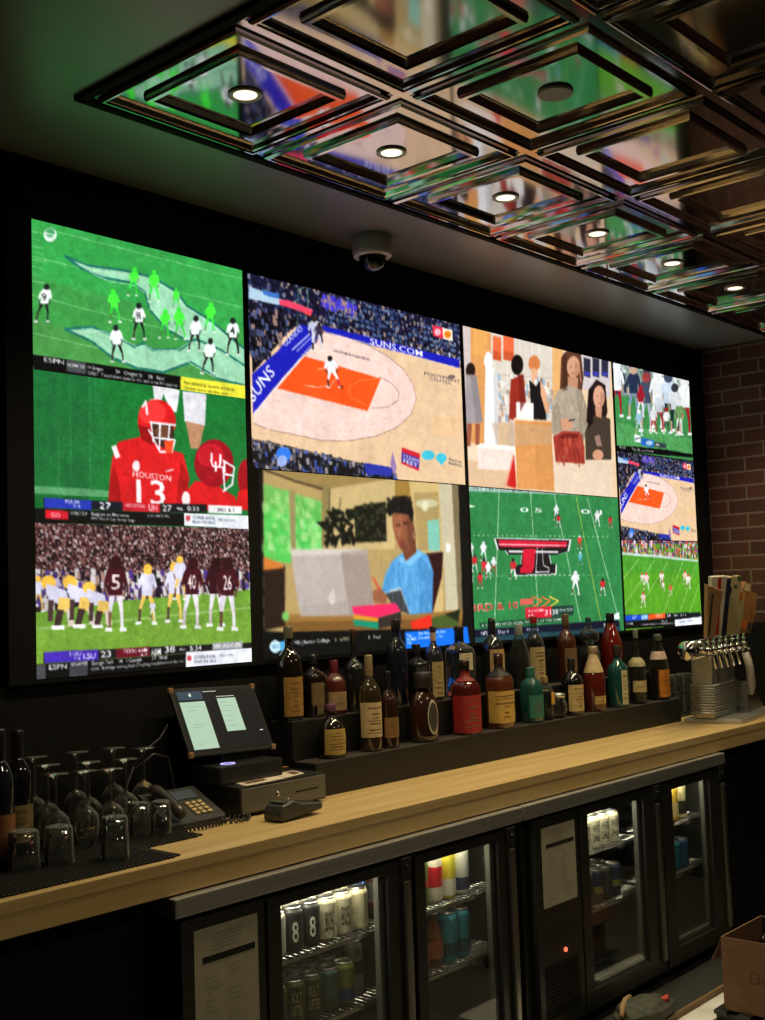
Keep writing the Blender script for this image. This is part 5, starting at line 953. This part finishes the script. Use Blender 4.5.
def cooler(x0, x1, panel, doors, label, vents):
    t = empty('back_bar_cooler', label, 'cooler', (x0, CF, .022))
    W = x1-x0; D = .05-(-.0)  # depth of door
    yb = .545; z0, z1 = .045, CTOP-.022-.048
    m = MB(); px0, px1 = panel[0]-x0, panel[1]-x0
    fy = .035
    # carcass: back, floor, roof, side, machine compartment
    m.box(.0, W, yb-.02, yb, z0, z1).box(.0, W, fy, yb-.02, z0, z0+.03).box(.0, W, fy, yb-.02, z1-.02, z1).box(W-.025, W, fy, yb-.02, z0+.03, z1-.02).box(.012, px1+.012, fy, yb-.02, z0+.03, z1-.02)
    for q in doors[1:]: m.box(q[0]-x0-.03, q[0]-x0+.015, fy, fy+.05, z0+.03, z1-.02)
    m.box(.02, W-.02, .05, yb, .0, z0)
    m.build('cabinet', 'door_black', t)
    li = MB(); lx0, lx1 = px1+.0125, W-.0255
    li.quad((lx0, yb-.021, z0+.031), (lx1, yb-.021, z0+.031), (lx1, yb-.021, z1-.021), (lx0, yb-.021, z1-.021)); li.quad((lx0, fy, z0+.031), (lx1, fy, z0+.031), (lx1, yb-.021, z0+.031), (lx0, yb-.021, z0+.031)); li.quad((lx0, fy, z1-.021), (lx1, fy, z1-.021), (lx1, yb-.021, z1-.021), (lx0, yb-.021, z1-.021)); li.quad((lx0, fy, z0+.031), (lx0, yb-.021, z0+.031), (lx0, yb-.021, z1-.021), (lx0, fy, z1-.021)); li.quad((lx1, fy, z0+.031), (lx1, yb-.021, z0+.031), (lx1, yb-.021, z1-.021), (lx1, fy, z1-.021))
    li.build('lining', 'inner', t, recalc=False)
    MB().box(-.012, W+.0, -.004, yb, z1, CTOP-.022, 0, .005).build('top_rail', 'steel_h', t)
    # machine side panel
    pn = MB().box(px0, px1-.004, .004, fy, z0, z1-.012, 0, .003).build('side_panel', 'dark_steel', t)
    if vents:
        v = MB()
        for k in range(14): v.box(px0+.03, px1-.04, .0015, .0045, .09+k*.013, .097+k*.013)
        v.build('vent_grille', 'matte_black', pn)
        v = MB()
        for k in range(5): v.box(px0+.03, px1-.04, .0025, .0045, .345+k*.014, .349+k*.014)
        v.build('vent_slots', 'black', pn)
        MB().lathe([(.008, 0), (.008, .004), (.006, .006)], 16, M4=Matrix.Translation((px0+.16, .004, .298)) @ Matrix.Rotation(PI/2, 4, 'X')).build('switch', mat('red_indicator', (.5, .03, .02), .4, emit=(1, .16, .08), estr=1.6), pn)
    shelves = []
    for i, (dx0, dx1, g0, g1, hinge) in enumerate(doors):
        a, b, ga, gb = dx0-x0, dx1-x0, g0-x0, g1-x0; gz0, gz1 = .115, .755-.022
        d = MB().box(a, ga, 0, fy-.004, z0+.005, z1-.014, 0, .002).box(gb, b, 0, fy-.004, z0+.005, z1-.014, 0, .002).box(ga, gb, 0, fy-.004, z0+.005, gz0, 0, .002).box(ga, gb, 0, fy-.004, gz1, z1-.014, 0, .002).build('door', 'door_black', t)
        MB().box(ga-.004, gb+.004, .010, .016, gz0-.004, gz1+.004).build('glass_pane', 'pane', d)
        MB().box(gb-.024, gb, .018, fy+.002, gz0, gz1).box(ga, gb-.024, .018, fy+.002, gz0, gz0+.02).build('gasket', mat('gasket', (.07, .07, .064), .5), d)
        MB().box(b-.046, b-.016, -.016, .0, z0+.05, z1-.075, 0, .006).build('handle', 'handle_steel', d)
        MB().box(b-.05, b-.004, -.008, .004, z1-.06, z1-.008, 0, .002).lathe([(.006, 0), (.006, .004), (.004, .006)], 12, M4=Matrix.Translation((b-.027, -.008, z1-.034)) @ Matrix.Rotation(PI/2, 4, 'X')).build('hinge', 'plastic', d)
        for sz in (.585, .385):
            s = MB(); zz = sz-.022; xa = (doors[i][0]-x0)+.02 if i else lx0+.006; xb = (doors[i+1][0]-x0-.035) if i+1 < len(doors) else lx1-.006
            s.box(xa, xb, fy+.028, fy+.034, zz-.012, zz-.001); s.box(xa, xb, yb-.05, yb-.044, zz-.008, zz-.001)
            nn = int((xb-xa)/.022)
            for k in range(nn+1): s.tube([(xa+.004+k*(xb-xa-.008)/nn, fy+.03, zz-.003), (xa+.004+k*(xb-xa-.008)/nn, yb-.046, zz-.003)], .0022, 5)
            s.build('wire_shelf', 'chrome', t)
        MB().box(ga-.01, gb+.0, fy+.012, fy+.022, z1-.032, z1-.022).build('lamp_strip', 'glow', t)
        la = bpy.data.lights.new('cooler_light', 'AREA'); la.energy = E_COOL*(hinge); la.color = (1., .92, .66); la.shape = 'RECTANGLE'; la.size = gb-ga-.04; la.size_y = .03
        lo = bpy.data.objects.new('cooler_light', la); COL.objects.link(lo); lo.location = ((g0+g1)/2, CF+fy+.05, .022+z1-.026)
    return t
C1D = [(.322, .905, .372, .800, 1.), (.925, 1.440, .972, 1.345, .8)]
C2D = [(1.842, 2.425, 1.895, 2.300, 1.), (2.443, 2.995, 2.530, 2.860, .7)]
cooler(.030, 1.488, (.040, .322), C1D, 'black glass door cooler at the left with cans and bottles on two shelves', False)
cooler(1.508, 3.010, (1.560, 1.842), C2D, 'black glass door cooler at the right with a red switch and vent grille', True)
def price_sheet(x0, x1, z0, z1, label):
    m = MB().box(x0, x1, CF-.0008, CF+.001, z0, z1, 0); w, h = x1-x0, z1-z0; y = CF-.0013
    m.quad((x0+w*.12, y, z1-h*.265), (x0+w*.95, y, z1-h*.265), (x0+w*.95, y, z1-h*.215), (x0+w*.12, y, z1-h*.215), 2)
    r_ = random.Random(label)
    for k in range(5): a = .2+.2*r_.random(); m.quad((x0+w*a, y, z1-h*(.06+.028*k)-.003), (x0+w*(a+.45), y, z1-h*(.06+.028*k)-.003), (x0+w*(a+.45), y, z1-h*(.06+.028*k)), (x0+w*a, y, z1-h*(.06+.028*k)), 1)
    for k in range(14):
        for c in (.15, .52):
            if r_.random() < .75: a = r_.random()*.18; m.quad((x0+w*c, y, z1-h*(.33+.044*k)-.0025), (x0+w*(c+.12+a), y, z1-h*(.33+.044*k)-.0025), (x0+w*(c+.12+a), y, z1-h*(.33+.044*k)), (x0+w*c, y, z1-h*(.33+.044*k)), 1)
    o = MB(); o.v, o.f, o.mi, o.sm = m.v, m.f, m.mi, m.sm
    return tag(o.build('price_sheet', ['paper', mat('faint_print', lin(150, 144, 124), .8), 'darkink']), label, 'paper sheet', None)
o = price_sheet(.078, .289, .43, .755, 'tall paper list taped to the side panel of the left cooler'); o.location.y = .003
o = price_sheet(1.600, 1.810, .482, .752, 'paper list taped to the side panel of the right cooler'); o.location.y = .003
SA, SB = .5852, .3852
def row(us, y, z, specs, where, grp):
    for k, (u, sp) in enumerate(zip(us, specs)):
        if sp is None: continue
        X = u; can(X, y, z, label=sp['lb'] % where if '%s' in sp['lb'] else sp['lb'], group=grp, **{k_: v for k_, v in sp.items() if k_ != 'lb'})
def line_cans(x0, n, y, z, spec, where, grp, pitch=.0675):
    for k in range(n):
        sp = spec[k] if isinstance(spec, list) else spec
        if sp is None: continue
        d = dict(sp); nm = d.pop('nm'); can(x0+k*pitch, y, z, label='%s can, %s from left, %s' % (nm, ordn[k], where), group=grp, **d)
wh8 = dict(nm='black numbered', col=(44, 44, 46), words=('8',), wcol=(214, 212, 204))
g805 = dict(nm='pale grey', col=(176, 172, 150), words=('805',), wcol=(70, 68, 62), topband=(200, 194, 160))
plain = dict(nm='pale cream topped', col=(190, 184, 156), topband=(206, 198, 160))
grey = dict(nm='light grey', col=(150, 150, 144))
F1, F2, F3 = CF+.035+.085, CF+.035+.154, CF+.035+.223
xs1 = .455
G1 = 'cans on the top shelf of the left cooler'
for y, nm in ((F1, 'front row'), (F2, 'middle row'), (F3, 'back row')):
    line_cans(xs1, 6, y, SA, [grey, wh8, wh8, g805, g805, plain] if y == F1 else [wh8, plain, plain, plain, plain, plain], nm+', left cooler top shelf', G1)
can(xs1+6*.0675, F2, SA, (60, 110, 190), 'blue and red can at the right end of the left cooler top shelf', G1, band=(.3, .5, (200, 60, 60)))
kl = dict(nm='olive lettered', col=(78, 80, 52), words=('KILT', 'LIFTER'), wcol=(186, 176, 130)); bg = dict(nm='blue green', col=(74, 100, 96), band=(.1, .35, (70, 84, 60))); gr = dict(nm='green and blue', col=(120, 124, 62), band=(.12, .4, (50, 78, 120))); ol = dict(nm='dark olive', col=(70, 76, 44))
G2 = 'cans on the lower shelf of the left cooler'
for y, nm in ((F1, 'front row'), (F2, 'middle row'), (F3, 'back row')):
    line_cans(xs1-.0, 5, y, SB, [ol, kl, kl, bg, gr] if y == F1 else [kl, kl, bg, bg, gr], nm+', left cooler lower shelf', G2)
for k, y in enumerate((F1+.04, F2+.055)): can(xs1+5*.0675+.012, y, SB, (150, 150, 140), 'tall white can with a dark block mark, %s from the glass' % ('nearer', 'farther')[k], G2, h=.157, band=(.38, .62, (70, 66, 62)))
# left cooler, right door: tall coloured cans over bottles
G3 = 'tall cans on the top shelf behind the second door of the left cooler'
tall = [dict(col=(200, 60, 60), band=(.1, .5, (210, 206, 200))), dict(col=(92, 104, 60), band=(.40, .52, (176, 50, 44)), words=None), dict(col=(206, 200, 186), band=(.32, .72, (188, 40, 48))), dict(col=(196, 186, 60), band=(.08, .4, (206, 206, 190))), dict(col=(196, 196, 190), band=(.1, .35, (64, 66, 90)))]
tn = ['red and white', 'olive and red', 'white with red band', 'yellow and white', 'white and navy']
for r_, y in enumerate((F1, F2, F3)):
    for k in range(5): can(1.010+k*.070, y, SA, label='tall %s can in %s row behind second cooler door' % (tn[k], ('front', 'middle', 'back')[r_]), group=G3, h=.16, r=.031, **tall[k])
G4 = 'bottles and cans on the lower shelf behind the second door of the left cooler'
for r_, y in enumerate((F1, F2, F3)):
    for k in range(2): small_bottle(1.075+k*.068, y, SB, 'brown bottle with white cap, %s in %s row, second cooler door lower shelf' % (('left', 'right')[k], ('front', 'middle', 'back')[r_]), G4)
    for k in range(2): can(1.215+k*.068, y, SB, (60, 150, 168), 'teal can, %s in %s row, second cooler door lower shelf' % (('left', 'right')[k], ('front', 'middle', 'back')[r_]), G4, h=.157, r=.0315, band=(.12, .4, (40, 96, 110)))
# right cooler
G5 = 'white lettered cans on the top shelf of the right cooler'
wc = dict(nm='white black lettered', col=(206, 202, 180), words=('WHITE', '24oz'), wcol=(40, 40, 44), topband=(214, 206, 170))
for y, nm in ((F1, 'front row'), (F2, 'middle row'), (F3, 'back row')): line_cans(1.975, 5, y, SA, wc, nm+', right cooler top shelf', G5)
can(1.975+5*.0675, F2, SA, (70, 130, 200), 'light blue can at the right end of the right cooler top shelf', G5)
G6 = 'dark cans on the lower shelf of the right cooler'
dk1 = dict(nm='dark steel', col=(60, 64, 66)); dk2 = dict(nm='dark blue', col=(44, 60, 90), band=(.3, .5, (150, 150, 80)))
for y, nm in ((F1, 'front row'), (F2, 'middle row')): line_cans(1.975, 5, y, SB, [dk1, dk1, dk2, dk1, dk2], nm+', right cooler lower shelf', G6)
G7 = 'cans behind the last door of the right cooler'
for k, (c, b_, nm) in enumerate([((190, 80, 40), (210, 200, 190), 'orange and white'), ((206, 200, 190), (190, 90, 50), 'white and orange'), ((200, 170, 60), (206, 190, 140), 'yellow'), ((206, 196, 150), (60, 56, 50), 'cream and dark')]):
    for r_, y in enumerate((F1, F2)): can(2.60+k*.068, y, SA, c, 'tall %s can in %s row behind last cooler door' % (nm, ('front', 'second')[r_]), G7, h=.157, r=.0315, band=(.15, .5, b_))
for k in range(4):
    for r_, y in enumerate((F1, F2)): can(2.60+k*.068, y, SB, [(60, 66, 70), (50, 120, 140), (50, 120, 140), (60, 90, 130)][k], '%s can, %s from left in %s lower row, last cooler door' % (['dark grey', 'teal', 'teal', 'blue'][k], ordn[k], ('front', 'second')[r_]), G7, h=.122)
# ------------------------------------------------------------------ floor things at the lower right
fm = MB().prism([(1.7, -1.02), (2.19, -1.02), (2.19, -.86), (2.75, -.86), (2.75, -.757), (1.7, -.757)], 0, .003, "z").build('floor_mat', noisy('white_marbled', lin(206, 202, 196), lin(232, 230, 226), (9, 9, 9), .45, 0, 7)); tag(fm, 'white marbled mat on the floor between the wooden plinth edge and the cardboard box', 'floor mat')
rk = empty('floor_rack', 'low black rack under the cardboard box at the lower right', 'rack', (2.20, -1.30, 0))
m = MB()
for k in range(5): m.box(0, .42, .02+k*.09, .07+k*.09, .03, .045, 0, .002)
for k in range(3): m.box(.02+k*.17, .06+k*.17, .02, .43, 0, .03)
m.build('slats', 'plastic', rk)
bx = empty('cardboard_box', 'open brown cardboard box with dividers at the lower right corner', 'box', (2.225, -1.27, .0455))
w, d, h = .34, .37, .255; tk = .005
m = MB().box(0, w, 0, d, 0, tk).box(0, tk, 0, d, tk, h).box(w-tk, w, 0, d, tk, h).box(tk, w-tk, 0, tk, tk, h).box(tk, w-tk, d-tk, d, tk, h); m.build('walls', 'card', bx)
tb = MB(); text_flat(tb, 'Don J', (-.0006, d*.72, h*.42), (0, -1, 0), (0, 0, 1), .14, .045); tb.build('lettering', 'card_ink', bx)
MB().box(tk+.002, w-tk-.002, d*.36, d*.36+.003, .01, h-.03).box(tk+.002, w-tk-.002, d*.68, d*.68+.003, .01, h-.03).build('divider', 'card_in', bx)
F = lambda x0, y0, x1, y1, dx, dy, dz: MB().add([(x0, y0, h), (x1, y1, h), (x1+dx, y1+dy, h+dz), (x0+dx, y0+dy, h+dz), (x0, y0, h-.004), (x1, y1, h-.004), (x1+dx, y1+dy, h+dz-.004), (x0+dx, y0+dy, h+dz-.004)], [(0, 1, 2, 3), (7, 6, 5, 4), (0, 4, 5, 1), (1, 5, 6, 2), (2, 6, 7, 3), (3, 7, 4, 0)])
F(.01, d, w-.01, d, 0, .05, -.10).build('flap', 'card', bx); F(w, .01, w, d-.01, .06, 0, -.08).build('flap', 'card_in', bx)
B('black necked bottle standing inside the open cardboard box', 759, 919, 18, 0, 'round', (.010, .010, .010), cap=((.01, .01, .01), .2), base=.052, Y=-.955, group=None)
bg_ = empty('crumpled_bag', 'dark crumpled bag with a tan rolled edge on the floor before the right cooler', 'bag', (2.0, -.70, .0225))
bm = bmesh.new(); bmesh.ops.create_icosphere(bm, subdivisions=4, radius=1)
r_ = np.random.RandomState(5); K = r_.randn(10, 3)*4; ph_ = r_.rand(10)*6
for v in bm.verts:
    n_ = sum(math.sin(float(K[i] @ np.array(v.co))+ph_[i]) for i in range(10))*.035
    p = v.co*(1+n_); v.co = Vector((p.x*.155, p.y*.075, max((p.z+.8)*.045, 0)))
MB_ = MB(); MB_.bm(bm, 0, True); MB_.build('cloth', noisy('bag_cloth', lin(34, 40, 30), lin(70, 70, 54), (30, 30, 30), .7), bg_)
MB().tube([(-.15, .0, .06), (-.09, .03, .070), (-.03, .055, .072), (.02, .065, .070)], [.009, .011, .011, .009], 8).build('rolled_edge', mat('rope_tan', lin(150, 118, 80), .7), bg_)
MB().box(.06, .09, -.055, -.035, .06, .075, 0, .003).box(.105, .12, -.04, -.025, .052, .07, 0, .003).build('tag', mat('red_tag', lin(190, 70, 50), .5), bg_)

# ------------------------------------------------------------------ light, world, camera
w = bpy.data.worlds.new('world'); scn.world = w; w.use_nodes = True
w.node_tree.nodes['Background'].inputs[0].default_value = (.9, .85, .75, 1); w.node_tree.nodes['Background'].inputs[1].default_value = .0
def room_lamp(x, y, e, col, z=CZ-.03, size=.3):
    l = bpy.data.lights.new('room_light', 'AREA'); l.energy = e; l.color = col; l.size = size; l.shape = 'DISK'
    o = bpy.data.objects.new('room_light', l); COL.objects.link(o); o.location = (x, y, z)
for x, y, e in ROOM: room_lamp(x, y, e, (1., .84, .58))
cd = bpy.data.cameras.new('camera'); co = bpy.data.objects.new('camera', cd); COL.objects.link(co)
cd.sensor_fit = 'VERTICAL'; cd.sensor_height = 36; cd.lens = FPX/1020*36; cd.clip_start = .02
R3 = Matrix([[CR[i, 0], CR[i, 2], -CR[i, 1]] for i in range(3)]); co.matrix_world = Matrix.Translation(Vector(CAM)) @ R3.to_4x4()
scn.camera = co
scn.view_settings.view_transform = 'Standard'; scn.view_settings.look = 'None'; scn.view_settings.gamma = 1; scn.view_settings.use_curve_mapping = False; scn.view_settings.exposure = 0
